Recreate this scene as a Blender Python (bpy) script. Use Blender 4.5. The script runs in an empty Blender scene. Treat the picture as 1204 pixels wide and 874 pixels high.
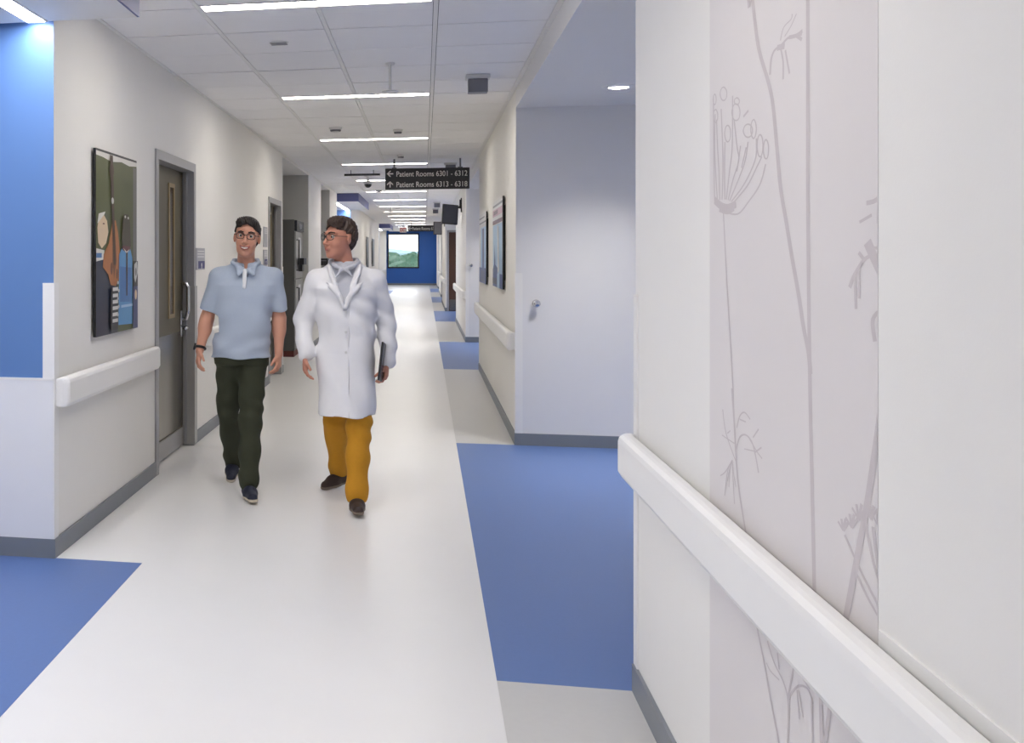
import bpy, bmesh, math, random
import numpy as np
from mathutils import Vector, Matrix

# ------------------------------------------------------------------ camera, world, exposure
scene = bpy.context.scene
COL = scene.collection
EYE = 1.48
cam_data = bpy.data.cameras.new('camera')
cam = bpy.data.objects.new('camera', cam_data); COL.objects.link(cam)
cam_data.sensor_fit = 'HORIZONTAL'; cam_data.sensor_width = 36.0
cam_data.lens = 36.0 * 1218.0 / 1204.0
cam_data.shift_x = (602.0 - 259.0) / 1204.0
cam_data.shift_y = -(437.0 - 302.0) / 1204.0
cam_data.clip_start = 0.05; cam_data.clip_end = 5000
cam.location = (0, 0, EYE)
cam.rotation_euler = (math.pi / 2, 0, math.atan((499.0 - 259.0) / 1218.0))
scene.camera = cam
scene.view_settings.view_transform = 'Standard'
scene.view_settings.look = 'None'
scene.view_settings.exposure = 1.62
scene.view_settings.gamma = 1.0
scene.view_settings.use_curve_mapping = False
world = bpy.data.worlds.new('world'); scene.world = world
world.use_nodes = True
bg = world.node_tree.nodes['Background']
bg.inputs[0].default_value = (0.86, 0.93, 1.0, 1); bg.inputs[1].default_value = 1.15
STRIP = 13.0        # emission of the corridor light strips
SOFFIT = 14.0
DOWN = 520.0        # recessed round downlights

# ------------------------------------------------------------------ materials
def lin(c):
    c = c / 255.0
    return c / 12.92 if c <= 0.04045 else ((c + 0.055) / 1.055) ** 2.4
MATS = {}
def mat(name, rgb, rough=0.5, metal=0.0, var=0.03, scale=6.0, bump=0.0, bscale=200.0, spec=0.5, coat=0.0, stretch=None):
    m = bpy.data.materials.new(name); m.use_nodes = True
    nt = m.node_tree; n = nt.nodes; b = n['Principled BSDF']
    base = [lin(v) for v in rgb]
    tc = n.new('ShaderNodeTexCoord')
    src = tc.outputs['Object']
    if stretch:
        mp = n.new('ShaderNodeMapping'); mp.inputs['Scale'].default_value = stretch
        nt.links.new(src, mp.inputs[0]); src = mp.outputs[0]
    if var > 0:
        t = n.new('ShaderNodeTexNoise'); t.inputs['Scale'].default_value = scale; t.inputs['Detail'].default_value = 4
        r = n.new('ShaderNodeMix'); r.data_type = 'RGBA'
        r.inputs['A'].default_value = [max(0, v * (1 - var)) for v in base] + [1]
        r.inputs['B'].default_value = [min(1, v * (1 + var)) for v in base] + [1]
        nt.links.new(src, t.inputs['Vector']); nt.links.new(t.outputs['Fac'], r.inputs['Factor'])
        nt.links.new(r.outputs['Result'], b.inputs['Base Color'])
    else:
        b.inputs['Base Color'].default_value = base + [1]
    if bump > 0:
        t2 = n.new('ShaderNodeTexNoise'); t2.inputs['Scale'].default_value = bscale
        bp = n.new('ShaderNodeBump'); bp.inputs['Strength'].default_value = bump; bp.inputs['Distance'].default_value = 0.01
        nt.links.new(src, t2.inputs['Vector']); nt.links.new(t2.outputs['Fac'], bp.inputs['Height'])
        nt.links.new(bp.outputs['Normal'], b.inputs['Normal'])
    b.inputs['Roughness'].default_value = rough; b.inputs['Metallic'].default_value = metal
    b.inputs['Specular IOR Level'].default_value = spec; b.inputs['Coat Weight'].default_value = coat
    MATS[name] = m
    return m
def emit(name, rgb, strength):
    m = bpy.data.materials.new(name); m.use_nodes = True
    nt = m.node_tree; nt.nodes.clear()
    e = nt.nodes.new('ShaderNodeEmission'); o = nt.nodes.new('ShaderNodeOutputMaterial')
    e.inputs[0].default_value = [lin(v) for v in rgb] + [1]; e.inputs[1].default_value = strength
    nt.links.new(e.outputs[0], o.inputs[0]); MATS[name] = m
    return m
def glass(name):
    m = bpy.data.materials.new(name); m.use_nodes = True
    nt = m.node_tree; nt.nodes.clear()
    o = nt.nodes.new('ShaderNodeOutputMaterial'); mx = nt.nodes.new('ShaderNodeMixShader')
    t = nt.nodes.new('ShaderNodeBsdfTransparent'); g = nt.nodes.new('ShaderNodeBsdfGlossy'); g.inputs['Roughness'].default_value = 0.02
    f = nt.nodes.new('ShaderNodeFresnel'); f.inputs[0].default_value = 1.45
    nt.links.new(f.outputs[0], mx.inputs[0]); nt.links.new(t.outputs[0], mx.inputs[1]); nt.links.new(g.outputs[0], mx.inputs[2])
    nt.links.new(mx.outputs[0], o.inputs[0]); MATS[name] = m
    return m
mat('wall_white', (240, 238, 234), 0.6, bump=0.02, var=0.01)
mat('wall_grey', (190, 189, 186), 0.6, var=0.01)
mat('wall_blue', (96, 134, 192), 0.45, var=0.02, scale=2)
mat('wall_end_blue', (34, 96, 188), 0.45, var=0.02)
mat('fascia_blue', (84, 90, 140), 0.5)
mat('niche_paint', (236, 235, 235), 0.55, var=0.01)
mat('ceiling_tile', (250, 249, 250), 0.8, var=0.02, bump=0.12, bscale=90)
mat('grid_white', (243, 242, 241), 0.5, var=0.0)
mat('plenum', (52, 52, 56), 0.9)
mat('floor_white', (236, 235, 234), 0.30, var=0.015, scale=3, bump=0.006, bscale=60, spec=.35)
mat('floor_blue', (95, 123, 180), 0.34, var=0.05, scale=60, bump=0.01, bscale=120, spec=.3)
mat('floor_grey', (206, 205, 203), 0.3, var=0.03, scale=40)
mat('baseboard_grey', (128, 133, 140), 0.45, var=0.03)
mat('vinyl_white', (244, 243, 241), 0.4, var=0.01)
mat('panel_white', (242, 242, 244), 0.45, var=0.01)
mat('mural_paper', (227, 222, 221), 0.55, var=0.006, scale=3)
mat('mural_ink', (206, 198, 199), 0.6, var=0.02)
mat('frame_metal', (160, 160, 163), 0.4, metal=0.15)
mat('guard_steel', (172, 171, 169), 0.35, metal=0.5)
mat('door_wood', (92, 85, 68), 0.45, var=0.14, scale=14, stretch=(6, 6, 0.6))
mat('brown_wood', (74, 48, 34), 0.45, var=0.15, scale=14, stretch=(6, 6, 0.6))
mat('lite_trim', (150, 132, 100), 0.5)
mat('lite_glass', (70, 52, 28), 0.12, spec=0.6)
mat('kick_steel', (132, 127, 116), 0.2, metal=0.85, var=0.3, scale=5, stretch=(1, 4, 0.05))  # vertical light and dark bands painted in as reflections on the steel
mat('chrome', (205, 205, 208), 0.14, metal=1.0, var=0)
mat('black_plastic', (28, 28, 32), 0.4)
mat('dark_gap', (24, 24, 26), 0.8)
mat('sign_charcoal', (44, 45, 52), 0.4)
mat('white_print', (238, 238, 238), 0.6, var=0)
mat('cabinet_grey', (92, 92, 90), 0.4, metal=0.3)
mat('cabinet_steel', (168, 168, 166), 0.3, metal=0.7)
mat('cabinet_base', (98, 42, 34), 0.6)
mat('plate_grey', (176, 176, 184), 0.5)
mat('plate_navy', (66, 66, 118), 0.5)
mat('device_white', (225, 225, 225), 0.5, var=0)
mat('device_grey', (118, 118, 126), 0.5)
mat('screen_grey', (74, 78, 92), 0.25)
mat('exit_red', (214, 60, 70), 0.5)
glass('pane_glass')
emit('strip_light', (255, 248, 238), STRIP)
emit('soffit_light', (250, 250, 255), SOFFIT)
emit('down_light', (255, 250, 244), DOWN)
# people
mat('skin', (206, 150, 126), 0.5, var=0.06, scale=18)
mat('skin_b', (198, 138, 116), 0.5, var=0.06, scale=18)
mat('lips', (172, 96, 86), 0.45)
mat('hair_dark', (38, 30, 27), 0.55, var=0.25, scale=60, stretch=(1, 1, .3))
mat('hair_brown', (62, 46, 38), 0.55, var=0.25, scale=60, stretch=(1, 1, .3))
mat('eye_white', (214, 208, 202), 0.4, var=0)
mat('iris', (52, 36, 26), 0.3, var=0)
mat('polo', (178, 190, 208), 0.85, var=0.04, scale=120)
mat('polo_inner', (238, 240, 244), 0.8)
mat('olive_cloth', (50, 54, 38), 0.85, var=0.08, scale=60)
mat('navy_shoe', (34, 38, 56), 0.7)
mat('pale_sole', (196, 186, 170), 0.7)
mat('coat_white', (238, 238, 242), 0.8, var=0.015, scale=30)
mat('shirt_grey', (196, 198, 208), 0.8, var=0.08, scale=200)
mat('mustard_cloth', (196, 138, 28), 0.85, var=0.06, scale=60)
mat('brown_shoe', (56, 40, 34), 0.6)
mat('sole_brown', (120, 106, 94), 0.7)
mat('lens_glass', (150, 130, 120), 0.1, var=0)

# ------------------------------------------------------------------ object helpers
ORG = {}
def setp(o, label=None, cat=None, group=None, kind=None):
    if label: o['label'] = label
    if cat: o['category'] = cat
    if group: o['group'] = group
    if kind: o['kind'] = kind
    return o
def thing(name, label=None, cat=None, loc=(0, 0, 0), group=None, kind=None):
    o = bpy.data.objects.new(name, None); COL.objects.link(o); o.empty_display_size = 0.1
    o.location = loc; ORG[o] = np.array(loc, float)
    return setp(o, label, cat, group, kind)
def mesh_obj(name, verts, faces, mats, parent=None, fm=None, smooth=False, org=None):
    V = np.array(verts, float).reshape(-1, 3)
    if parent is not None: og = ORG[parent]
    elif org is not None: og = np.array(org, float)
    else:
        lo, hi = V.min(0), V.max(0); og = np.array([(lo[0] + hi[0]) / 2, (lo[1] + hi[1]) / 2, lo[2]])
    me = bpy.data.meshes.new(name)
    me.from_pydata((V - og).tolist(), [], [list(map(int, f)) for f in faces])
    if not isinstance(mats, (list, tuple)): mats = [mats]
    for m in mats: me.materials.append(MATS[m])
    if fm is not None: me.polygons.foreach_set('material_index', np.array(fm, dtype=np.int32))
    if smooth: me.polygons.foreach_set('use_smooth', np.ones(len(me.polygons), dtype=bool))
    me.update()
    o = bpy.data.objects.new(name, me); COL.objects.link(o)
    if parent is not None: o.parent = parent
    else: o.location = og
    ORG[o] = og
    return o
BF = [(0, 3, 2, 1), (4, 5, 6, 7), (0, 1, 5, 4), (1, 2, 6, 5), (2, 3, 7, 6), (3, 0, 4, 7)]
def boxv(lo, hi):
    x0, y0, z0 = lo; x1, y1, z1 = hi
    return [(x0, y0, z0), (x1, y0, z0), (x1, y1, z0), (x0, y1, z0), (x0, y0, z1), (x1, y0, z1), (x1, y1, z1), (x0, y1, z1)]
def box(name, lo, hi, m, parent=None, bevel=0.0, seg=2, kind=None):
    if bevel > 0:
        bm = bmesh.new(); vs = [bm.verts.new(v) for v in boxv(lo, hi)]
        for f in BF: bm.faces.new([vs[i] for i in f])
        bmesh.ops.bevel(bm, geom=list(bm.edges), offset=bevel, segments=seg, affect='EDGES', profile=0.5)
        bm.verts.ensure_lookup_table(); bm.verts.index_update()
        V = [v.co[:] for v in bm.verts]; F = [[v.index for v in f.verts] for f in bm.faces]; bm.free()
    else:
        V, F = boxv(lo, hi), BF
    o = mesh_obj(name, V, F, m, parent)
    if kind: o['kind'] = kind
    return o
class MB:
    def __init__(s): s.v = []; s.f = []; s.m = []
    def add(s, V, F, mi=0):
        b = len(s.v); s.v += [tuple(v) for v in V]; s.f += [[i + b for i in f] for f in F]; s.m += [mi] * len(F)
    def box(s, lo, hi, mi=0): s.add(boxv(lo, hi), BF, mi)
    def cyl(s, a, b, ra, rb=None, n=14, mi=0):
        rb = ra if rb is None else rb
        a = Vector(a); b = Vector(b); d = (b - a).normalized()
        u = d.orthogonal().normalized(); w = d.cross(u)
        V = []
        for c, r in ((a, ra), (b, rb)):
            for i in range(n):
                t = 2 * math.pi * i / n; V.append(tuple(c + u * (r * math.cos(t)) + w * (r * math.sin(t))))
        F = [(i, (i + 1) % n, n + (i + 1) % n, n + i) for i in range(n)]
        F += [tuple(range(n - 1, -1, -1)), tuple(range(n, 2 * n))]
        s.add(V, F, mi)
    def tube(s, pts, r, n=8, mi=0, closed=False):
        P = [Vector(p) for p in pts]; k = len(P); V = []
        up = None
        for i in range(k):
            if closed: d = (P[(i + 1) % k] - P[i - 1]).normalized()
            else: d = (P[min(i + 1, k - 1)] - P[max(i - 1, 0)]).normalized()
            if up is None: up = d.orthogonal().normalized()
            up = (up - d * up.dot(d)).normalized(); w = d.cross(up)
            for j in range(n):
                t = 2 * math.pi * j / n; V.append(tuple(P[i] + up * (r * math.cos(t)) + w * (r * math.sin(t))))
        F = []
        for i in range(k if closed else k - 1):
            a = i * n; b = ((i + 1) % k) * n
            for j in range(n): F.append((a + j, a + (j + 1) % n, b + (j + 1) % n, b + j))
        if not closed: F += [tuple(range(n - 1, -1, -1)), tuple(range((k - 1) * n, k * n))]
        s.add(V, F, mi)
    def sphere(s, c, r, n=14, mi=0):
        r = (r, r, r) if not hasattr(r, '__len__') else r
        V = [(c[0], c[1], c[2] + r[2])]; rows = n // 2
        for i in range(1, rows):
            p = math.pi * i / rows
            for j in range(n):
                t = 2 * math.pi * j / n
                V.append((c[0] + r[0] * math.sin(p) * math.cos(t), c[1] + r[1] * math.sin(p) * math.sin(t), c[2] + r[2] * math.cos(p)))
        V.append((c[0], c[1], c[2] - r[2])); F = []
        for j in range(n): F.append((0, 1 + j, 1 + (j + 1) % n))
        for i in range(rows - 2):
            for j in range(n):
                a = 1 + i * n; F.append((a + j, a + n + j, a + n + (j + 1) % n, a + (j + 1) % n))
        a = 1 + (rows - 2) * n
        for j in range(n): F.append((a + j, len(V) - 1, a + (j + 1) % n))
        s.add(V, F, mi)
    def lathe(s, c, prof, n=24, mi=0, ring=False):          # prof: (r, z) about the vertical through c
        V = []; F = []
        for r, z in prof:
            for j in range(n):
                t = 2 * math.pi * j / n; V.append((c[0] + r * math.cos(t), c[1] + r * math.sin(t), c[2] + z))
        for i in range(len(prof) - 1):
            for j in range(n): F.append((i * n + j, i * n + (j + 1) % n, (i + 1) * n + (j + 1) % n, (i + 1) * n + j))
        k = (len(prof) - 1) * n
        if ring: F += [(k + j, k + (j + 1) % n, (j + 1) % n, j) for j in range(n)]
        else: F += [tuple(range(n - 1, -1, -1)), tuple(range(k, k + n))]
        s.add(V, F, mi)
    def build(s, name, mats, parent=None, smooth=False, org=None):
        return mesh_obj(name, s.v, s.f, mats, parent, s.m, smooth, org)
def copy_tree(o, parent=None, off=(0, 0, 0)):
    c = o.copy(); COL.objects.link(c); ORG[c] = ORG[o] + np.array(off)
    if parent is None: c.location = Vector(o.location) + Vector(off)
    else: c.parent = parent
    for ch in list(o.children): copy_tree(ch, c)
    return c
def text_mesh(txt, size, bold=0.0):
    cu = bpy.data.curves.new('lettering', 'FONT'); cu.body = txt; cu.size = size; cu.offset = bold
    o = bpy.data.objects.new('lettering', cu); COL.objects.link(o)
    dg = bpy.context.evaluated_depsgraph_get()
    me = bpy.data.meshes.new_from_object(o.evaluated_get(dg))
    V = np.array([v.co[:] for v in me.vertices]); F = [list(p.vertices) for p in me.polygons]
    bpy.data.objects.remove(o); bpy.data.curves.remove(cu); bpy.data.meshes.remove(me)
    return V, F
def text_on_y(name, txt, x0, x1, y, zmid, hgt, m, parent, bold=0.0):
    V, F = text_mesh(txt, 1.0, bold)
    w = V[:, 0].max() - V[:, 0].min()
    sx = (x1 - x0) / w; sz = hgt / 0.7
    W = np.stack([x0 + (V[:, 0] - V[:, 0].min()) * sx, np.full(len(V), y), zmid - hgt / 2 + V[:, 1] * sz], 1)
    return mesh_obj(name, W, F, m, parent)

MURAL = [
  (7, [(2.453,2.062),(2.433,1.996),(2.404,1.925),(2.34,1.842),(2.311,1.788),(2.287,1.698),(2.267,1.621),(2.236,1.556)]),
  (7, [(2.236,1.556),(2.202,1.483),(2.165,1.41),(2.137,1.346),(2.111,1.3),(2.102,1.262)]),
  (6, [(2.115,1.977),(2.115,1.77),(2.115,1.611),(2.111,1.436),(2.106,1.293),(2.102,1.198),(2.093,1.058),(2.081,0.853)]),
  (4, [(2.331,1.858),(2.324,1.888),(2.303,1.903),(2.261,1.906),(2.217,1.912),(2.146,1.903)]),
  (3, [(2.267,1.903),(2.251,1.87),(2.251,1.835)]),
  (3, [(2.238,1.891),(2.226,1.865),(2.214,1.84)]),
  (6, [(2.217,1.912),(2.175,1.907),(2.143,1.909)]),
  (5, [(2.181,1.909),(2.146,1.893)]),
  (9, [(2.287,1.905),(2.242,1.9)]),
  (2, [(2.267,1.916),(2.248,1.938),(2.205,1.945),(2.199,1.954)]),
  (2, [(2.242,1.919),(2.205,1.932),(2.175,1.949)]),
  (3, [(2.749,1.618),(2.754,1.691),(2.757,1.774),(2.76,1.88)]),
  (3, [(2.724,1.616),(2.737,1.672),(2.749,1.75),(2.744,1.832)]),
  (3, [(2.704,1.618),(2.711,1.688),(2.724,1.752),(2.732,1.817)]),
  (3, [(2.684,1.618),(2.676,1.712),(2.692,1.838)]),
  (3, [(2.66,1.617),(2.663,1.684),(2.66,1.754)]),
  (3, [(2.648,1.616),(2.622,1.681),(2.6,1.739),(2.597,1.855)]),
  (3, [(2.633,1.614),(2.592,1.661),(2.549,1.7),(2.563,1.735),(2.585,1.798)]),
  (3, [(2.622,1.611),(2.549,1.658),(2.5,1.696),(2.48,1.735)]),
  (3, [(2.607,1.609),(2.528,1.635),(2.467,1.664),(2.424,1.697),(2.421,1.736)]),
  (3, [(2.6,1.603),(2.487,1.637),(2.421,1.672),(2.384,1.693)]),
  (3, [(2.66,1.587),(2.556,1.578),(2.473,1.603),(2.396,1.635),(2.359,1.675)]),
  (3, [(2.563,1.676),(2.535,1.732)]),
  (3, [(2.528,1.681),(2.493,1.724)]),
  (2.5, [(2.643,1.867),(2.647,1.859),(2.657,1.855),(2.671,1.855),(2.685,1.859),(2.696,1.867),(2.7,1.875),(2.696,1.883),(2.685,1.887),(2.671,1.887),(2.657,1.882),(2.647,1.875),(2.643,1.867)]),
  (2.5, [(2.721,1.824),(2.723,1.817),(2.731,1.812),(2.74,1.811),(2.75,1.814),(2.758,1.821),(2.76,1.829),(2.758,1.837),(2.75,1.842),(2.74,1.843),(2.731,1.839),(2.723,1.832),(2.721,1.824)]),
  (2.5, [(2.539,1.808),(2.543,1.799),(2.554,1.794),(2.57,1.794),(2.586,1.798),(2.598,1.807),(2.603,1.817),(2.598,1.826),(2.586,1.832),(2.57,1.832),(2.554,1.827),(2.543,1.818),(2.539,1.808)]),
  (2.5, [(2.613,1.769),(2.616,1.759),(2.625,1.753),(2.637,1.752),(2.649,1.756),(2.658,1.764),(2.662,1.774),(2.658,1.784),(2.649,1.79),(2.637,1.791),(2.625,1.787),(2.616,1.779),(2.613,1.769)]),
  (2.5, [(2.447,1.755),(2.451,1.749),(2.463,1.745),(2.48,1.745),(2.497,1.749),(2.509,1.756),(2.514,1.763),(2.509,1.77),(2.497,1.774),(2.48,1.774),(2.463,1.77),(2.451,1.763),(2.447,1.755)]),
  (2.5, [(2.421,1.756),(2.424,1.747),(2.431,1.74),(2.44,1.738),(2.45,1.742),(2.457,1.751),(2.46,1.761),(2.457,1.771),(2.45,1.777),(2.44,1.779),(2.431,1.775),(2.424,1.767),(2.421,1.756)]),
  (2.5, [(2.376,1.716),(2.379,1.704),(2.386,1.696),(2.396,1.694),(2.406,1.698),(2.413,1.708),(2.416,1.72),(2.413,1.731),(2.406,1.739),(2.396,1.741),(2.386,1.737),(2.379,1.728),(2.376,1.716)]),
  (2.5, [(2.34,1.704),(2.342,1.694),(2.348,1.687),(2.357,1.686),(2.365,1.689),(2.371,1.697),(2.374,1.707),(2.371,1.717),(2.365,1.724),(2.357,1.726),(2.348,1.722),(2.342,1.714),(2.34,1.704)]),
  (2.5, [(2.543,1.834),(2.546,1.831),(2.553,1.829),(2.563,1.83),(2.573,1.832),(2.581,1.836),(2.583,1.84),(2.581,1.844),(2.573,1.845),(2.563,1.845),(2.553,1.842),(2.546,1.838),(2.543,1.834)]),
  (2.5, [(2.735,1.867),(2.737,1.861),(2.742,1.857),(2.749,1.856),(2.755,1.859),(2.76,1.864),(2.762,1.871),(2.76,1.877),(2.755,1.881),(2.749,1.882),(2.742,1.879),(2.737,1.874),(2.735,1.867)]),
  (14, [(2.749,1.62),(2.692,1.603),(2.63,1.596),(2.57,1.602)]),
  (9, [(2.708,1.595),(2.637,1.586),(2.585,1.592)]),
  (4, [(2.514,1.795),(2.476,1.804)]),
  (3, [(2.673,1.592),(2.644,1.423),(2.603,1.226),(2.582,1.09)]),
  (6, [(1.804,1.617),(1.798,1.583),(1.816,1.57),(1.853,1.567)]),
  (4, [(1.806,1.563),(1.808,1.533)]),
  (4, [(1.88,1.537),(1.832,1.547)]),
  (12, [(1.849,1.504),(1.832,1.487),(1.808,1.465),(1.795,1.453)]),
  (4, [(1.797,1.494),(1.824,1.494)]),
  (5, [(1.832,1.482),(1.861,1.475),(1.9,1.45),(1.92,1.428)]),
  (5, [(1.883,1.487),(1.861,1.475)]),
  (3.5, [(1.9,1.45),(1.894,1.393)]),
  (3.5, [(1.883,1.457),(1.88,1.411)]),
  (5, [(1.795,1.398),(1.828,1.379),(1.82,1.345)]),
  (4, [(2.603,1.173),(2.581,1.084),(2.563,0.99),(2.537,0.931),(2.489,0.854)]),
  (2.5, [(2.57,1.008),(2.65,1.06),(2.678,1.113)]),
  (2, [(2.685,1.05),(2.603,1.048),(2.581,1.048)]),
  (2, [(2.638,1.062),(2.615,1.072)]),
  (3, [(2.57,1.034),(2.542,1.068),(2.495,1.082),(2.444,1.069),(2.405,1.016)]),
  (2.5, [(2.475,1.08),(2.415,1.059),(2.381,1.051)]),
  (2.5, [(2.435,1.053),(2.386,1.074)]),
  (2.5, [(2.444,1.085),(2.405,1.11)]),
  (2, [(2.425,1.058),(2.506,1.049)]),
  (2.5, [(2.563,1.087),(2.542,1.116),(2.506,1.131),(2.464,1.122)]),
  (2.5, [(2.542,1.11),(2.495,1.111)]),
  (2, [(2.599,1.006),(2.654,0.968),(2.698,0.949)]),
  (2, [(2.599,1.006),(2.637,0.972),(2.661,0.909)]),
  (2, [(2.599,1.006),(2.619,0.975),(2.626,0.937)]),
  (2, [(2.599,1.006),(2.597,0.98),(2.581,0.908)]),
  (2, [(2.599,1.006),(2.591,0.981),(2.57,0.95)]),
  (2, [(2.599,1.006),(2.625,0.974),(2.638,0.948)]),
  (8, [(1.791,1.261),(1.817,1.177),(1.849,1.08),(1.882,0.997),(1.941,0.851)]),
  (4, [(1.786,0.918),(1.866,0.958),(1.941,1.005)]),
  (4, [(1.786,0.923),(1.844,0.946),(1.893,0.975)]),
  (4, [(1.784,0.945),(1.825,0.991),(1.854,1.042)]),
  (4, [(1.784,0.954),(1.811,0.999),(1.827,1.048)]),
  (4, [(1.782,0.985),(1.8,1.018),(1.806,1.054)]),
  (4, [(1.788,0.904),(1.851,0.93),(1.905,0.962)]),
  (3.5, [(1.947,1.011),(1.97,1.021)]),
  (3.5, [(1.947,1.011),(1.955,1.029)]),
  (3.5, [(1.947,1.011),(1.937,1.033)]),
  (3.5, [(1.947,1.011),(1.923,1.032)]),
  (3.5, [(1.911,1.025),(1.937,1.036)]),
  (3.5, [(1.911,1.025),(1.92,1.046)]),
  (3.5, [(1.911,1.025),(1.901,1.05)]),
  (3.5, [(1.911,1.025),(1.885,1.048)]),
  (3.5, [(1.882,1.046),(1.91,1.059)]),
  (3.5, [(1.882,1.046),(1.892,1.069)]),
  (3.5, [(1.882,1.046),(1.871,1.074)]),
  (3.5, [(1.882,1.046),(1.854,1.072)]),
  (3.5, [(1.833,1.058),(1.856,1.07)]),
  (3.5, [(1.833,1.058),(1.84,1.079)]),
  (3.5, [(1.833,1.058),(1.823,1.082)]),
  (3.5, [(1.833,1.058),(1.809,1.08)]),
  (3.5, [(1.806,1.056),(1.829,1.067)]),
  (3.5, [(1.806,1.056),(1.814,1.076)]),
  (3.5, [(1.806,1.056),(1.797,1.08)]),
  (3.5, [(1.806,1.056),(1.783,1.078)]),
  (3.5, [(1.791,1.073),(1.807,1.081)]),
  (3.5, [(1.791,1.073),(1.796,1.087)]),
  (3.5, [(1.791,1.073),(1.784,1.09)]),
  (3.5, [(1.791,1.073),(1.774,1.089)]),
  (4, [(2.474,0.754),(2.415,0.681),(2.364,0.617),(2.326,0.561),(2.273,0.494)]),
  (3.5, [(2.224,0.517),(2.219,0.579),(2.224,0.611),(2.253,0.632),(2.304,0.647),(2.347,0.676)]),
  (2.5, [(2.273,0.624),(2.326,0.621),(2.353,0.628)]),
  (2.5, [(2.273,0.645),(2.284,0.675)]),
  (3, [(2.221,0.612),(2.204,0.649),(2.19,0.681)]),
  (3, [(2.219,0.606),(2.195,0.633),(2.158,0.659),(2.113,0.671),(2.087,0.655)]),
  (2.5, [(2.171,0.646),(2.158,0.595)]),
  (2.5, [(2.162,0.649),(2.139,0.607)]),
  (2.5, [(2.148,0.681),(2.104,0.675)]),
  (3, [(2.091,0.578),(2.094,0.665)]),
  (6, [(2.045,0.599),(2.05,0.683)]),
  (6, [(2.029,0.607),(2.006,0.684)]),
]

# ------------------------------------------------------------------ the setting
XL, XR, ZC, ZT = -1.785, 0.705, 2.80, 2.95
YB, YE = -6.0, 55.0
XO, XI = 3.2, -3.2
NICHES = [(3.73, 8.43), (13.95, 18.4), (24.2, 28.8), (34.2, 38.8), (44.2, 48.8)]
RBLOCKS = [(YB, 3.73, XR), (8.43, 13.95, XR), (18.4, 24.2, XR), (28.8, 34.2, 0.56), (38.8, 44.2, 0.60), (48.8, YE, 0.62)]
ALCOVES = [(-0.5, 4.83), (21.6, 25.7), (42.0, 46.0)]
RECESSES = [(13.2, 16.2), (18.2, 19.9)]

fl = box('floor', (XI - .15, YB - .1, -0.1), (XO + .15, YE + .2, 0), 'floor_white', kind='structure')
setp(fl, 'glossy white vinyl corridor floor with blue and grey inlays')
STR = 0.248
for a, b in NICHES:
    box('floor_inlay', (STR, a, 0), (XO, b, 0.0015), 'floor_blue', fl)
prev = YB
for a, b in NICHES + [(YE, YE)]:
    box('floor_inlay', (STR, prev, 0), (XR + .02, a, 0.0015), 'floor_grey', fl); prev = b
for a, b in ALCOVES:
    box('floor_inlay', (XI, a, 0), (-1.337, b, 0.0015), 'floor_blue', fl)

def block(name, lo, hi, mats, fm, label):
    o = mesh_obj(name, boxv(lo, hi), BF, mats, None, fm); setp(o, label, kind='structure'); return o
for i, (a, b, x) in enumerate(RBLOCKS):     # faces: bottom, top, -y, +x, +y, -x
    block('wall_right', (x, a, 0), (XO, b, ZT), ['wall_white', 'niche_paint'], [0, 0, 1, 0, 1, 0], 'white corridor wall between two entry niches')
block('wall_right', (XO, YB, 0), (XO + .15, YE, ZT), ['niche_paint'], [0] * 6, 'back wall of the entry niches')

def wall_left_with_doors(a, b, x, doors, depth=0.1):
    m = MB(); y = a
    for (d0, d1, h) in doors:
        m.box((x - depth, y, 0), (x, d0, ZT)); m.box((x - depth, d0, h), (x, d1, ZT)); y = d1
    m.box((x - depth, y, 0), (x, b, ZT)); m.box((XI, a, 0), (x - depth, b, ZT))
    return m
DOORS_L = [(6.80, 7.96, 2.18), (11.97, 12.97, 2.15)]
w = wall_left_with_doors(4.83, 13.2, XL, DOORS_L)
w.m[-6:] = [0] * 6
for i, (V, f) in enumerate(zip([0] * len(w.f), w.f)):
    if all(abs(w.v[k][1] - 4.83) < 1e-6 for k in f): w.m[i] = 1
o = w.build('wall_left', ['wall_white', 'wall_blue']); setp(o, 'long white corridor wall carrying the first artwork and two doors', kind='structure')
block('wall_left', (XI, YB, 0), (XL, -0.5, ZT), ['wall_white'], [0] * 6, 'white wall before the near blue alcove')
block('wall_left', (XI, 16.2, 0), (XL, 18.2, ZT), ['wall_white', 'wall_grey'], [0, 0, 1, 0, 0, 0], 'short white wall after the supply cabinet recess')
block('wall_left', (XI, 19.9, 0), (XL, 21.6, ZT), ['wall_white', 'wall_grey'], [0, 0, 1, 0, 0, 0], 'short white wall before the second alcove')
block('wall_left', (XI, 25.7, 0), (XL, 42.0, ZT), ['wall_white', 'wall_blue'], [0, 0, 1, 0, 0, 0], 'white wall after the second blue alcove')
block('wall_left', (XI, 46.0, 0), (-1.95, YE, ZT), ['wall_white', 'wall_blue'], [0, 0, 1, 0, 0, 0], 'white wall after the third blue alcove')
block('wall_left', (XI - .15, YB, 0), (XI, YE, ZT), ['wall_white'], [0] * 6, 'back wall of the alcoves')
block('wall_back', (XI, YB - .15, 0), (XO, YB, ZT), ['wall_white'], [0] * 6, 'white wall closing the corridor')
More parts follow.
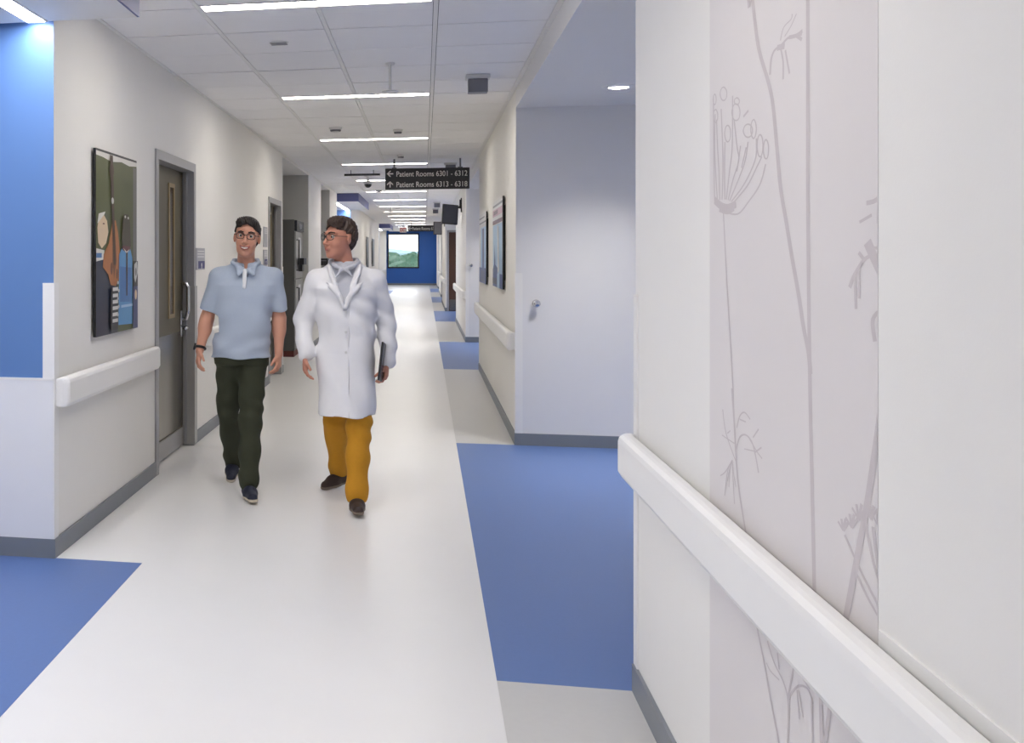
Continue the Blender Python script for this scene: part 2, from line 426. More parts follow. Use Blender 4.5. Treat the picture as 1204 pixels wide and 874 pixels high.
# end wall with its window opening
WX0, WX1, WZ0, WZ1 = -1.90, -0.27, 0.88, 2.70
m = MB()
m.box((XI, YE, 0), (WX0, YE + .2, ZT)); m.box((WX1, YE, 0), (XO, YE + .2, ZT))
m.box((WX0, YE, 0), (WX1, YE + .2, WZ0)); m.box((WX0, YE, WZ1), (WX1, YE + .2, ZT))
setp(m.build('wall_end', 'wall_end_blue'), 'deep blue wall closing the far end of the corridor', kind='structure')
wn = thing('window_1', 'tall dark framed window in the blue end wall', None, (WX0, YE, WZ0), kind='structure')
m = MB(); t = 0.07
m.box((WX0, YE - .03, WZ0), (WX0 + t, YE + .12, WZ1)); m.box((WX1 - t, YE - .03, WZ0), (WX1, YE + .12, WZ1))
m.box((WX0 + t, YE - .03, WZ0), (WX1 - t, YE + .12, WZ0 + t)); m.box((WX0 + t, YE - .03, WZ1 - t), (WX1 - t, YE + .12, WZ1))
m.build('window_frame', 'black_plastic', wn)
box('pane', (WX0 + t, YE + .05, WZ0 + t), (WX1 - t, YE + .06, WZ1 - t), 'pane_glass', wn)

# ceilings of niches, recesses, alcove soffits
DLS = [[(1.31, b - .91), (2.86, b - 1.66)] for a, b in NICHES]
def holed(x0, x1, y0, y1, z0, z1, holes, r=.075, dz=.1):
    m = MB(); xs = sorted({x0, x1, *[h[0] - r for h in holes], *[h[0] + r for h in holes]}); ys = sorted({y0, y1, *[h[1] - r for h in holes], *[h[1] + r for h in holes]})
    for i in range(len(xs) - 1):
        for j in range(len(ys) - 1):
            cx, cy = (xs[i] + xs[i + 1]) / 2, (ys[j] + ys[j + 1]) / 2
            hole = any(abs(cx - h[0]) < r and abs(cy - h[1]) < r for h in holes)
            m.box((xs[i], ys[j], z0 + (dz if hole else 0)), (xs[i + 1], ys[j + 1], z1))
    return m
for (a, b), hl in zip(NICHES, DLS):
    o = holed(XR, XO, a, b, 2.65, ZT, hl).build('ceiling', 'niche_paint'); setp(o, 'flat plaster ceiling of an entry niche on the picture side', kind='structure')
for a, b in RECESSES:
    o = box('ceiling', (XI, a, 2.76), (XL, b, ZT), 'wall_white', kind='structure'); setp(o, 'flat ceiling of a wall recess')
SOFFITS = [(0.2, 4.80), (21.65, 25.68), (42.0, 45.9)]
for (a, b), (c, d) in zip(ALCOVES, SOFFITS):
    o = box('ceiling', (XI, a, 2.66), (XL - .02, b, ZT), 'wall_white', kind='structure'); setp(o, 'flat ceiling of a blue alcove')
    s = box('ceiling_soffit', (XI, c, 2.63), (-1.352, d, ZC), 'wall_white', kind='structure'); setp(s, 'dropped white soffit with blue edge over an alcove')
    box('fascia', (-1.352, c - .012, 2.63), (-1.34, d, ZC), 'fascia_blue', s)
    box('fascia', (XI + .3, c - .012, 2.63), (-1.352, c, ZC), 'fascia_blue', s)
# suspended ceiling: plenum, bars, tiles
ce = box('ceiling', (XL - .12, YB, 2.835), (XR + .05, YE, ZT), 'plenum', kind='structure')
setp(ce, 'suspended ceiling of square white acoustic tiles in a white grid')
CX = [XL, -1.18, -0.555, 0.06, 0.675]
for x in CX[1:-1]: box('grid_bar', (x - .012, YB, 2.80), (x + .012, YE, 2.836), 'grid_white', ce)
box('grid_bar', (0.675, YB, 2.798), (XR, YE, 2.836), 'grid_white', ce)
box('grid_bar', (XL, YB, 2.798), (XL + .022, YE, 2.836), 'grid_white', ce)
Y0, RP, LP = 5.38, 0.634, 3.17
tile_cache = {}
rest = MB(); rng = random.Random(4)
for j in range(-17, 78):
    ya, yb = Y0 + j * RP, Y0 + (j + 1) * RP
    if yb > YE: break
    for c in range(4):
        xa = CX[c] + (.026 if c == 0 else .0155); xb = CX[c + 1] - (.0155 if c < 3 else .002)
        a, b = ya + .007, yb - .007
        if c in (1, 2):
            if j % 5 == 0: a = ya + .074
            if (j + 1) % 5 == 0: b = yb - .074
        z = 2.800 + rng.uniform(-.0008, .0012)
        if -1 <= j <= 34:
            key = (round(xb - xa, 3), round(b - a, 3))
            if key not in tile_cache:
                o = box('ceiling_tile', (0, 0, 0), (xb - xa, b - a, .016), 'ceiling_tile'); tile_cache[key] = o.data
                bpy.data.objects.remove(o)
                me = tile_cache[key]
            o = bpy.data.objects.new('ceiling_tile', tile_cache[key]); COL.objects.link(o)
            o.parent = ce; o.location = Vector(((xa + xb) / 2, (a + b) / 2, z)) - Vector(ORG[ce])
        else:
            rest.box((xa, a, z), (xb, b, z + .016))
o = rest.build('ceiling_tile', 'ceiling_tile', ce); o['kind'] = 'stuff'
# baseboards
BH, BT = 0.095, 0.012
def bboard(name, lo, hi, label): setp(box(name, lo, hi, 'baseboard_grey', kind='structure'), label)
for a, b, x in RBLOCKS:
    bboard('baseboard_right', (x - BT, a, 0.001), (x, b, BH), 'grey vinyl baseboard along the picture side wall')
    if a > 0: bboard('baseboard_right', (x - BT, a - BT, 0.001), (XO, a, BH), 'grey vinyl baseboard on the far side of an entry niche')
ysp = [(4.83, 6.77), (7.99, 11.95), (12.99, 13.2)]
for a, b in ysp: bboard('baseboard_left', (XL, a, 0.001), (XL + BT, b, BH), 'grey vinyl baseboard on the wall with doors')
for a, b in [(16.2, 18.2), (19.9, 21.6), (25.7, 42.0)]: bboard('baseboard_left', (XL, a, 0.001), (XL + BT, b, BH), 'grey vinyl baseboard on a far wall')
for y in (4.83, 16.2, 19.9, 25.7, 46.0): bboard('baseboard_left', (XI, y - BT, 0.001), (XL + BT if y < 46 else -1.95, y, BH), 'grey vinyl baseboard in an alcove')
bboard('baseboard_end', (-1.95, YE - BT, 0.001), (0.62, YE, BH), 'grey baseboard below the end window')
# white wainscot of the alcove end walls
for n, y in enumerate((4.83, 25.7, 46.0)):
    o = box('trim_%d' % (n + 1), (XI, y - .008, BH), (XL if y < 46 else -1.95, y, 0.88), 'panel_white', kind='structure')
    setp(o, 'white wainscot panel below the blue alcove wall')
    box('cap_rail', (XI, y - .012, 0.872), (XL if y < 46 else -1.95, y - .008, 0.884), 'vinyl_white', o)
# wall protection sheet by the mural
o = box('trim_4', (XR - .004, YB, BH), (XR, 1.80, 0.893), 'vinyl_white', kind='structure'); setp(o, 'white wall protection sheet beside the plant mural')

# ------------------------------------------------------------------ corner guards
def guard(x, y, sx, sy, label, group, z0=BH, z1=1.345, wx=0.05):
    # corner at (x, y); sx, sy: outward direction of the two faces
    m = MB(); t = .006
    P = [(x + sx * t, y + sy * t), (x - sx * wx, y + sy * t), (x - sx * wx, y), (x, y), (x, y - sy * wx), (x + sx * t, y - sy * wx)]
    V = [(p[0], p[1], z0) for p in P] + [(p[0], p[1], z1) for p in P]; n = 6
    F = [(i, (i + 1) % n, n + (i + 1) % n, n + i) for i in range(n)] + [(0, 3, 2, 1), (0, 5, 4, 3), (6, 7, 8, 9), (6, 9, 10, 11)]
    g = thing('corner_guard', label, 'corner guard', (x, y, z0), group)
    m.add(V, F); m.build('cover', 'vinyl_white', g)
    c = MB(); c.box((min(x + sx * (t + .001), x - sx * wx), min(y + sy * (t + .001), y - sy * wx), z1), (max(x + sx * (t + .001), x - sx * wx), max(y + sy * (t + .001), y - sy * wx), z1 + .006))
    c.build('end_cap', 'vinyl_white', g)
guard(XR, 3.73, -1, 1, 'white corner guard where the mural wall ends at the blue floor', None)
guard(XR, 8.43, -1, -1, 'white corner guard between the niche doorstop wall and the two pictures', None)
guard(XR, 13.95, -1, 1, 'white corner guard past the second of the two pictures', None)
guard(XR, 18.4, -1, -1, 'white corner guard below the wall mounted monitor', None)
guard(XL, 4.83, 1, -1, 'wide white corner guard at the edge of the blue alcove wall', None, wx=.055)
guard(XL, 13.2, 1, 1, 'white corner guard at the end of the wall by the supply cabinet', None)
guard(XL, 25.7, 1, -1, 'white corner guard of the second blue alcove', None)

# ------------------------------------------------------------------ handrails
def rail(x, sgn, y0, y1, label, z0=0.735, z1=0.885, caps=(True, True), proj=0.066):
    # sgn: direction from wall into the corridor
    prof = [(0.018, z0 + .012), (0.036, z0), (0.054, z0 + .004), (proj, z0 + .024), (proj, z1 - .026), (proj - .004, z1 - .012), (proj - .014, z1 - .003), (proj - .024, z1), (0.026, z1), (0.018, z1 - .006)]
    n = len(prof); r = thing('handrail', label, 'handrail', (x, (y0 + y1) / 2, z0))
    def sweep(st, name):
        V = []
        for y, k, g in st:
            for o_, z in prof: V.append((x + sgn * (0.001 + o_ * k if k < 1 else o_), y, (z0 + z1) / 2 + (z - (z0 + z1) / 2) * g))
        F = []
        for i in range(len(st) - 1):
            for j in range(n): F.append((i * n + j, i * n + (j + 1) % n, (i + 1) * n + (j + 1) % n, (i + 1) * n + j))
        F += [tuple(range(n)), tuple(range((len(st) - 1) * n, len(st) * n))]
        return mesh_obj(name, V, F, 'vinyl_white', r, smooth=False)
    e = 0.05
    sweep([(y0 + (e if caps[0] else 0), 1, 1), (y1 - (e if caps[1] else 0), 1, 1)], 'rail')
    if caps[0]: sweep([(y0, .12, .9), (y0 + .008, .55, .96), (y0 + .02, .85, .99), (y0 + .034, 1, 1), (y0 + e, 1, 1)], 'end_cap')
    if caps[1]: sweep([(y1, .12, .9), (y1 - .008, .55, .96), (y1 - .02, .85, .99), (y1 - .034, 1, 1), (y1 - e, 1, 1)], 'end_cap')
    k = max(2, int((y1 - y0) / 0.9)); m = None
    for i in range(k):
        y = y0 + .15 + (y1 - y0 - .3) * i / (k - 1)
        a = x; b = x + sgn * .024
        box('bracket', (min(a, b), y - .04, z0 + .03), (max(a, b), y + .04, z1 - .03), 'device_grey', r)
rail(XR, -1, -1.2, 3.715, 'long white handrail crossing the plant mural')
rail(XR, -1, 8.50, 13.99, 'white handrail below the two glossy pictures')
rail(XR, -1, 18.5, 24.2, 'white handrail below the ceiling high monitor')
rail(0.56, -1, 28.9, 34.1, 'white handrail past the brown niche door')
rail(0.60, -1, 38.9, 44.1, 'small far white handrail before the end wall')
rail(XL, 1, 4.85, 6.70, 'short white handrail under the musicians artwork')
rail(XL, 1, 8.42, 11.85, 'white handrail between the two corridor doors')
rail(XL, 1, 26.0, 41.9, 'long white handrail past the second alcove')
rail(-1.95, 1, 46.1, 52.0, 'white handrail beside the end window')

# ------------------------------------------------------------------ doors
def door_left(n, y0, y1, h, label, steel=True, leafmat='door_wood'):
    x = XL; d = thing('door_%d' % n, label, None, (x, (y0 + y1) / 2, 0), kind='structure')
    fw = 0.035
    m = MB()
    for a, b in ((y0 - .03, y0 + fw), (y1 - fw, y1 + .03)): m.box((x - .095, a if a < y0 else a, 0), (x + .012, b, h + .03))
    m.v = []; m.f = []; m.m = []
    m.box((x - .095, y0 + .001, 0.001), (x, y0 + fw, h - .001)); m.box((x, y0 - .03, 0.001), (x + .014, y0 + fw, h + .03))
    m.box((x - .095, y1 - fw, 0.001), (x, y1 - .001, h - .001)); m.box((x, y1 - fw, 0.001), (x + .014, y1 + .03, h + .03))
    m.box((x - .095, y0 + fw, h - fw), (x, y1 - fw, h - .001)); m.box((x, y0 + fw, h - fw), (x + .014, y1 - fw, h + .03))
    m.box((x - .06, y1 - fw - .02, 0.02), (x - .04, y1 - fw, h - fw))
    m.build('door_frame', 'frame_metal', d)
    if steel:
        g = MB(); g.box((x - .075, y1 - fw - .008, 0.01), (x + .014, y1 - fw, 1.25)); g.box((x + .014, y1 - fw - .008, 0.01), (x + .022, y1 + .045, 1.25))
        g.build('jamb_guard', 'guard_steel', d)
    la, lb = y0 + fw + .004, y1 - fw - .004; xf = x - .078
    lf = box('door_leaf', (x - .0985, la, .012), (xf, lb, h - fw - .004), leafmat, d)
    # narrow vision panel
    c = la + (lb - la) * .655; hw = .062
    m = MB(); z0, z1 = 1.05, 2.0
    m.box((xf, c - hw - .03, z0 - .03), (xf + .008, c - hw, z1 + .03)); m.box((xf, c + hw, z0 - .03), (xf + .008, c + hw + .03, z1 + .03))
    m.box((xf, c - hw, z0 - .03), (xf + .008, c + hw, z0)); m.box((xf, c - hw, z1), (xf + .008, c + hw, z1 + .03))
    m.build('vision_trim', 'lite_trim', lf)
    box('vision_pane', (xf, c - hw, z0), (xf + .002, c + hw, z1), 'lite_glass', lf)
    box('kick_plate', (xf, la + .02, .16), (xf + .002, lb - .03, .90), 'kick_steel', lf)
    box('bottom_rail', (xf, la, .014), (xf + .012, lb, .15), 'guard_steel', lf, bevel=.003)
    m = MB(); yh = lb - .055
    m.box((xf, yh - .03, .86), (xf + .01, yh + .03, 1.06))
    m.tube([(xf + .005, yh, 1.27), (xf + .045, yh, 1.27), (xf + .058, yh, 1.24), (xf + .058, yh, 1.06), (xf + .045, yh, 1.0), (xf + .005, yh, .99)], .016, 10)
    m.tube([(xf + .005, yh, .93), (xf + .055, yh, .93), (xf + .06, yh - .02, .93), (xf + .058, yh - .12, .925)], .011, 10)
    m.build('door_handle', 'chrome', lf, smooth=True)
    for z in (.3, 1.1, 1.9): m = MB(); m.cyl((xf + .006, la + .004, z - .05), (xf + .006, la + .004, z + .05), .008); m.build('hinge', 'chrome', lf)
    return d
door_left(1, 6.80, 7.96, 2.18, 'brown corridor door with narrow glass slot and steel kick plate beside the artwork')
door_left(2, 11.97, 12.97, 2.15, 'darker corridor door near the supply cabinet recess')
def door_niche(n, x0, x1, y, h, label):
    d = thing('door_%d' % n, label, None, ((x0 + x1) / 2, y, 0), kind='structure')
    m = MB(); t = .05
    m.box((x0, y - .04, 0.0), (x0 + t, y, h)); m.box((x1 - t, y - .04, 0.0), (x1, y, h)); m.box((x0 + t, y - .04, h - t), (x1 - t, y, h))
    m.build('door_frame', 'frame_metal', d)
    lf = box('door_leaf', (x0 + t + .003, y - .022, .012), (x1 - t - .003, y - .001, h - t - .003), 'brown_wood', d)
    box('kick_plate', (x0 + t + .02, y - .0245, .03), (x1 - t - .02, y - .022, .32), 'kick_steel', lf)
    m = MB(); m.cyl((x1 - .13, y - .07, 1.0), (x1 - .13, y - .022, 1.0), .012); m.cyl((x1 - .13, y - .066, 1.0), (x1 - .25, y - .066, 1.0), .01)
    m.build('door_handle', 'chrome', lf)
door_niche(3, 0.60, 1.60, 28.8 - .001, 2.2, 'brown wooden niche door beneath the small far monitor')
door_niche(4, 0.63, 1.63, 38.8 - .001, 2.2, 'dark brown niche door farther down the corridor')
door_niche(5, 0.66, 1.66, 48.8 - .001, 2.2, 'last brown niche door before the blue end wall')

# ------------------------------------------------------------------ lights
cl = thing('ceiling_light', 'linear white light strip set into the corridor ceiling tiles', 'ceiling light', (-.56, Y0, ZC), 'light strips along the corridor ceiling')
m = MB()
x0, x1, a, b = -1.165, .045, Y0 - .068, Y0 + .068
m.box((x0, a, 2.795), (x1, a + .012, 2.83)); m.box((x0, b - .012, 2.795), (x1, b, 2.83)); m.box((x0, a + .012, 2.795), (x0 + .012, b - .012, 2.83)); m.box((x1 - .012, a + .012, 2.795), (x1, b - .012, 2.83))
m.build('housing', 'grid_white', cl)
box('diffuser', (x0 + .012, a + .012, 2.799), (x1 - .012, b - .012, 2.806), 'strip_light', cl)
ORD = ['first', 'second', 'third', 'fourth', 'fifth', 'sixth', 'seventh', 'eighth', 'ninth', 'tenth', 'eleventh', 'twelfth', 'thirteenth', 'fourteenth']
def strip_label(k):
    return ORD[2 - k] + ' ceiling light strip counting back from the hanging directional sign' if k < 3 else ORD[k - 3] + ' ceiling light strip beyond the hanging directional sign'
for k in [-3, -1] + list(range(1, 16)):
    copy_tree(cl, None, (0, LP * k, 0))['label'] = strip_label(k)
cl['label'] = strip_label(0)
for (c, d), lab in zip(SOFFITS, ('near blue alcove', 'second blue alcove', 'third blue alcove')):
    t = thing('soffit_light', 'slim light strip in the soffit of the ' + lab, 'ceiling light', (-1.86, (c + d) / 2, 2.63), 'soffit light strips')
    m = MB(); xa, xb, ya, yb = -1.91, -1.80, c + .3, d - .01
    m.box((xa, ya, 2.624), (xa + .01, yb, 2.632)); m.box((xb - .01, ya, 2.624), (xb, yb, 2.632)); m.box((xa + .01, ya, 2.624), (xb - .01, ya + .01, 2.632))
    m.build('housing', 'grid_white', t)
    box('diffuser', (xa + .01, ya + .01, 2.626), (xb - .01, yb, 2.6315), 'soffit_light', t)
def downlight(x, y, label):
    dl = thing('downlight', label, 'downlight', (x, y, 2.65), 'niche downlights')
    m = MB(); m.lathe((x, y, 2.65), [(.064, 0), (.112, 0), (.112, -.004), (.066, -.006)], 28, ring=True); m.build('trim_ring', 'grid_white', dl)
    m = MB(); m.lathe((x, y, 2.65), [(.064, 0), (.068, 0), (.062, .098), (.056, .098)], 28, ring=True); m.build('reflector', 'device_grey', dl, smooth=True)
    m = MB(); m.lathe((x, y, 2.65), [(.055, .086), (.055, .092)], 28); m.build('lens', 'down_light', dl)
for hl, w_ in zip(DLS, ('above the pale wall with the chrome doorstop', 'past the two pictures', 'past the wall monitor', 'far down the corridor', 'nearest the end window')):
    downlight(*hl[0], 'round downlight near the opening of the niche ' + w_); downlight(*hl[1], 'round downlight deep inside the niche ' + w_)

# ------------------------------------------------------------------ ceiling devices
def sprinkler(x, y, label, drop=0.11):
    t = thing('sprinkler', label, 'sprinkler', (x, y, ZC - drop))
    m = MB(); m.cyl((x, y, ZC - drop + .012), (x, y, ZC), .009, n=10); m.build('stem', 'device_white', t)
    m = MB(); m.lathe((x, y, ZC - drop), [(.012, .012), (.055, .008), (.058, .0), (.02, -.006)], 20); m.build('deflector', 'device_white', t)
    m = MB(); m.lathe((x, y, ZC), [(.03, -.012), (.034, -.004), (.034, 0)], 20); m.build('escutcheon', 'device_white', t)
sprinkler(-.23, 7.15, 'long pendant sprinkler hanging between the first two light strips', .20)
sprinkler(-.85, 27.2, 'pendant sprinkler far down the corridor ceiling', .16)
def detector(x, y, label, r=.055):
    t = thing('smoke_detector', label, 'smoke detector', (x, y, ZC - .05))
    m = MB(); m.lathe((x, y, ZC), [(r * .5, -.05), (r * .85, -.045), (r, -.03), (r, -.014)], 24); m.build('head', 'device_white', t, smooth=True)
    m = MB(); m.lathe((x, y, ZC), [(r * 1.2, -.014), (r * 1.25, -.002), (r * 1.25, 0)], 24); m.build('base', 'device_white', t)
    m = MB(); m.lathe((x, y, ZC), [(r * .86, -.044), (r * 1.005, -.032), (r * 1.005, -.026)], 24); m.build('vent_slot', 'device_grey', t)
detector(-.89, 10.6, 'white smoke detector just before the third light strip')
detector(-.27, 10.9, 'small white ceiling sensor just before the third light strip', .04)
detector(-.88, 20.6, 'white smoke detector beyond the directional sign')
detector(-.3, 13.6, 'small white ceiling sensor just before the fourth light strip', .04)
t = thing('ceiling_vent_cap', 'small slotted grey plate in a ceiling tile near the first light strip', 'vent', (-.88, 6.33, ZC))
m = MB(); m.lathe((-.88, 6.33, ZC), [(.05, -.006), (.06, -.003), (.06, 0)], 20); m.build('plate', 'device_white', t)
for i in range(3): box('slot', (-.93, 6.30 + i * .03, ZC - .0085), (-.83, 6.312 + i * .03, ZC - .006), 'device_grey', t)
def dome_box(x, y, s, label):
    t = thing('ceiling_sensor_box', label, 'sensor', (x, y, ZC - .16))
    box('mount', (x - s * .62, y - .06, ZC - .03), (x + s * .62, y + .06, ZC - .001), 'device_white', t, bevel=.006)
    box('housing', (x - s * .5, y - .05, ZC - .13), (x + s * .5, y + .05, ZC - .031), 'device_grey', t, bevel=.006)
dome_box(.38, 7.75, .14, 'grey boxed ceiling indicator lamp near the first two light strips')
dome_box(.36, 14.9, .14, 'grey boxed ceiling indicator lamp just behind the directional sign')
dome_box(.30, 25.5, .14, 'grey boxed ceiling indicator lamp above the wall monitor')
dome_box(.30, 29.0, .14, 'grey boxed ceiling indicator lamp past the wall monitor')
t = thing('security_camera', 'dark ceiling camera on a white arm beside the directional sign', 'camera', (-.9, 17.0, 2.6))
m = MB(); m.cyl((-.9, 17.0, 2.69), (-.9, 17.0, ZC), .02); m.cyl((-.9, 17, 2.785), (-.9, 17, ZC), .06); m.build('mount', 'device_white', t)
m = MB(); m.sphere((-.9, 17.0, 2.66), .06); m.build('dome', 'black_plastic', t, smooth=True)
m = MB(); m.lathe((-.9, 17.0, 2.66), [(.062, .0), (.07, .01), (.066, .04), (.03, .055)], 20); m.build('housing', 'device_white', t)
t = thing('sign_panel', 'dark ceiling hung panel seen flat between the light strips beside the sign', 'sign', (-.93, 15.9, 2.72))
box('panel', (-1.2, 15.88, 2.715), (-.66, 15.92, 2.745), 'sign_charcoal', t)
for x in (-1.1, -.76): m = MB(); m.cyl((x, 15.9, 2.745), (x, 15.9, ZC), .006); m.build('hanger', 'device_grey', t)

# ------------------------------------------------------------------ hanging signs
def hanging_sign(x0, x1, y, z0, z1, rows, label, arrows):
    t = thing('directional_sign', label, 'sign', ((x0 + x1) / 2, y, z0))
    p = box('panel', (x0, y - .02, z0), (x1, y + .02, z1), 'sign_charcoal', t, bevel=.004)
    for x in (x0 + .12, x1 - .12):
        m = MB(); m.cyl((x, y, z1), (x, y, ZC), .012); m.box((x - .03, y - .02, z1), (x + .03, y + .02, z1 + .012)); m.build('hanger', 'device_grey', t)
    h = (z1 - z0) / len(rows); w = x1 - x0
    for i, r in enumerate(rows):
        zc = z1 - h * (i + .5)
        text_on_y('lettering', r, x0 + w * .135, x0 + w * .975, y - .0215, zc - .004, h * .5, 'white_print', p, .008)
        m = MB(); c = x0 + w * .058; s = h * .30; q = .2 * s; yy = y - .0215
        def pl(P): m.add([(c + a_, yy, zc + b_) for a_, b_ in P], [tuple(range(len(P)))])
        if arrows[i] == 'left':
            pl([(-s * .8, -q), (s, -q), (s, q), (-s * .8, q)]); pl([(-s, 0), (-.1 * s, -.95 * s), (.35 * s, -.95 * s), (-.45 * s, 0)]); pl([(-s, 0), (-.45 * s, 0), (.35 * s, .95 * s), (-.1 * s, .95 * s)])
        else:
            pl([(-q, -s), (q, -s), (q, s * .8), (-q, s * .8)]); pl([(0, s), (0, .45 * s), (.95 * s, -.35 * s), (.95 * s, .1 * s)]); pl([(0, s), (-.95 * s, .1 * s), (-.95 * s, -.35 * s), (0, .45 * s)])
        m.build('arrow', 'white_print', p)
hanging_sign(-.52, .59, 14.2, 2.388, 2.672, ['Patient Rooms 6301 - 6312', 'Patient Rooms 6313 - 6318'], 'charcoal hanging sign with two lines listing patient room numbers', ['left', 'up'])
hanging_sign(-.60, .50, 40.0, 2.44, 2.67, ['Patient Rooms 6307'], 'small far hanging sign beside the red exit sign', ['left'])
t = thing('exit_sign', 'red lettered exit sign hanging before the end window', 'sign', (-.83, 42, 2.45))
p = box('panel', (-.97, 41.98, 2.45), (-.70, 42.02, 2.66), 'device_white', t, bevel=.004)
text_on_y('lettering', 'EXIT', -.95, -.72, 41.978, 2.56, .15, 'exit_red', p, .02)
m = MB(); m.cyl((-.83, 42, 2.66), (-.83, 42, ZC), .015); m.build('hanger', 'device_white', t)

# ------------------------------------------------------------------ monitors on the picture side wall
def monitor(x0, x1, y, z0, z1, tilt, wallx, label, scr='screen_grey', yw=None):
    t = thing('wall_monitor', label, 'monitor', ((x0 + x1) / 2, y, z0))
    cx = (x0 + x1) / 2; cz = (z0 + z1) / 2
    R = Matrix.Rotation(tilt[1], 3, 'Y') @ Matrix.Rotation(tilt[0], 3, 'X') @ Matrix.Rotation(tilt[2], 3, 'Z')
    def rb(name, lo, hi, mt, bevel=0):
        o = box(name, lo, hi, mt, t, bevel)
        og = Vector((cx, y, cz)) - Vector(ORG[t])
        for v in o.data.vertices: v.co = R @ (v.co - og) + og
        return o
    rb('casing', (x0, y - .02, z0), (x1, y + .035, z1), 'black_plastic', .006)
    rb('screen', (x0 + .014, y - .023, z0 + .016), (x1 - .014, y - .02, z1 - .014), scr)
    m = MB(); yw = y + .15 if yw is None else yw
    m.tube([(cx, y + .03, cz + .05), (cx + .08, y + .12, cz + .1), (wallx - .04, yw, cz + .15), (wallx - .01, yw, cz + .15)], .018, 8)
    m.tube([(wallx - .03, yw, cz + .12), (wallx - .03, yw, z1 + .1)], .016, 8)
    m.box((wallx - .02, yw - .05, cz + .05), (wallx, yw + .05, z1 + .13)); m.build('arm', 'black_plastic', t)
monitor(.33, .63, 20.3, 2.10, 2.48, (-.12, .06, .25), XR, 'black tilted monitor on a wall arm above a white handrail')
monitor(.25, .48, 29.6, 2.10, 2.46, (-.08, .0, .2), .56, 'small grey screen on a wall arm above the brown niche door', 'device_grey')

# ------------------------------------------------------------------ wall knobs
def knob(x, y, z, label):  # round knob like a door lock's, set straight on the wall
    t = thing('wall_knob', label, 'doorknob', (x, y, z))
    m = MB(); m.cyl((x, y, z), (x, y - .008, z), .03, n=20); m.build('rose', 'chrome', t)
    m = MB(); m.cyl((x, y - .008, z), (x, y - .035, z), .012, n=14); m.build('stem', 'chrome', t)
    m = MB(); m.sphere((x, y - .05, z), (.03, .022, .03)); m.build('ball', 'chrome', t, smooth=True)
knob(.857, 8.43, 1.115, 'round chrome doorstop on the pale niche wall beside blue floor')
knob(.79, 18.4, 1.33, 'round chrome doorstop on the farther niche wall under the monitor')

# ------------------------------------------------------------------ room signs
def room_sign(y0, y1, z0, z1, label, navy=True):
    t = thing('room_sign', label, 'sign', (XL, (y0 + y1) / 2, z0))
    p = box('plate', (XL, y0, z0), (XL + .008, y1, z1), 'plate_grey', t, bevel=.002)
    if navy:
        h = (z1 - z0) * .4
        box('symbol_field', (XL + .008, y0 + (y1 - y0) * .2, z0 + .01), (XL + .0095, y1 - .01, z0 + h), 'plate_navy', p)
        m = MB(); yc = y0 + (y1 - y0) * .58; zc = z0 + h * .55
        m.cyl((XL + .0095, yc, zc), (XL + .0105, yc, zc), .016, n=14); m.box((XL + .0095, yc - .008, zc - .035), (XL + .0105, yc + .008, zc))
        m.build('symbol', 'white_print', p)
    for i in range(3): box('raised_line', (XL + .008, y0 + .03, z1 - .03 - i * .022), (XL + .009, y1 - .03, z1 - .022 - i * .022), 'device_white', p)
room_sign(8.05, 8.36, 1.375, 1.55, 'grey room plate with navy symbol beside the first door')
room_sign(11.56, 11.84, 1.59, 1.82, 'plain grey upper room plate beside the second door', False)
room_sign(11.56, 11.84, 1.38, 1.56, 'grey lower room plate with navy symbol beside the second door')

# ------------------------------------------------------------------ supply cabinet in the recess
xf, ya, yb = -1.86, 15.18, 16.1
t = thing('supply_cabinet', 'tall dark grey steel supply cabinet standing in the wall recess', 'cabinet', (-2.3, (ya + yb) / 2, 0))
box('plinth', (-2.6, ya + .02, 0), (xf - .03, yb - .02, .09), 'cabinet_base', t)
box('body', (-2.65, ya, .09), (xf - .02, yb, 2.03), 'cabinet_grey', t, bevel=.008)
o = box('control_panel', (xf - .02, ya + .01, 1.86), (xf + .02, yb - .01, 2.02), 'black_plastic', t, bevel=.006)
box('display', (xf + .02, ya + .3, 1.90), (xf + .022, ya + .6, 1.98), 'screen_grey', o)
for z0, z1 in ((1.16, 1.85), (.45, 1.14), (.12, .43)):
    d = box('door', (xf - .02, ya + .02, z0), (xf, yb - .02, z1), 'cabinet_steel', t, bevel=.005)
    m = MB(); m.tube([(xf, ya + .1, z1 - .12), (xf + .04, ya + .1, z1 - .12), (xf + .04, ya + .1, z0 + .12), (xf, ya + .1, z0 + .12)], .01, 8); m.build('handle', 'black_plastic', d)
    if z0 > .4: box('notice', (xf, ya + .35, z0 + .25), (xf + .001, ya + .62, z1 - .08), 'white_print', d)
m = MB(); m.box((xf, ya + .28, 1.36), (xf + .09, ya + .64, 1.46)); m.box((xf, ya + .34, 1.26), (xf + .06, ya + .56, 1.36)); m.build('latch_unit', 'black_plastic', t)
t = thing('label_printer', 'small black device bracketed in the narrow recess past the supply cabinet', 'printer', (-1.86, 19.5, 1.32))
box('body', (-1.96, 19.4, 1.32), (-1.77, 19.62, 1.45), 'black_plastic', t, bevel=.012)
box('slot', (-1.93, 19.398, 1.40), (-1.80, 19.4, 1.41), 'device_grey', t)
box('bracket', (-1.90, 19.6, 1.28), (-1.82, 19.9, 1.32), 'device_grey', t)

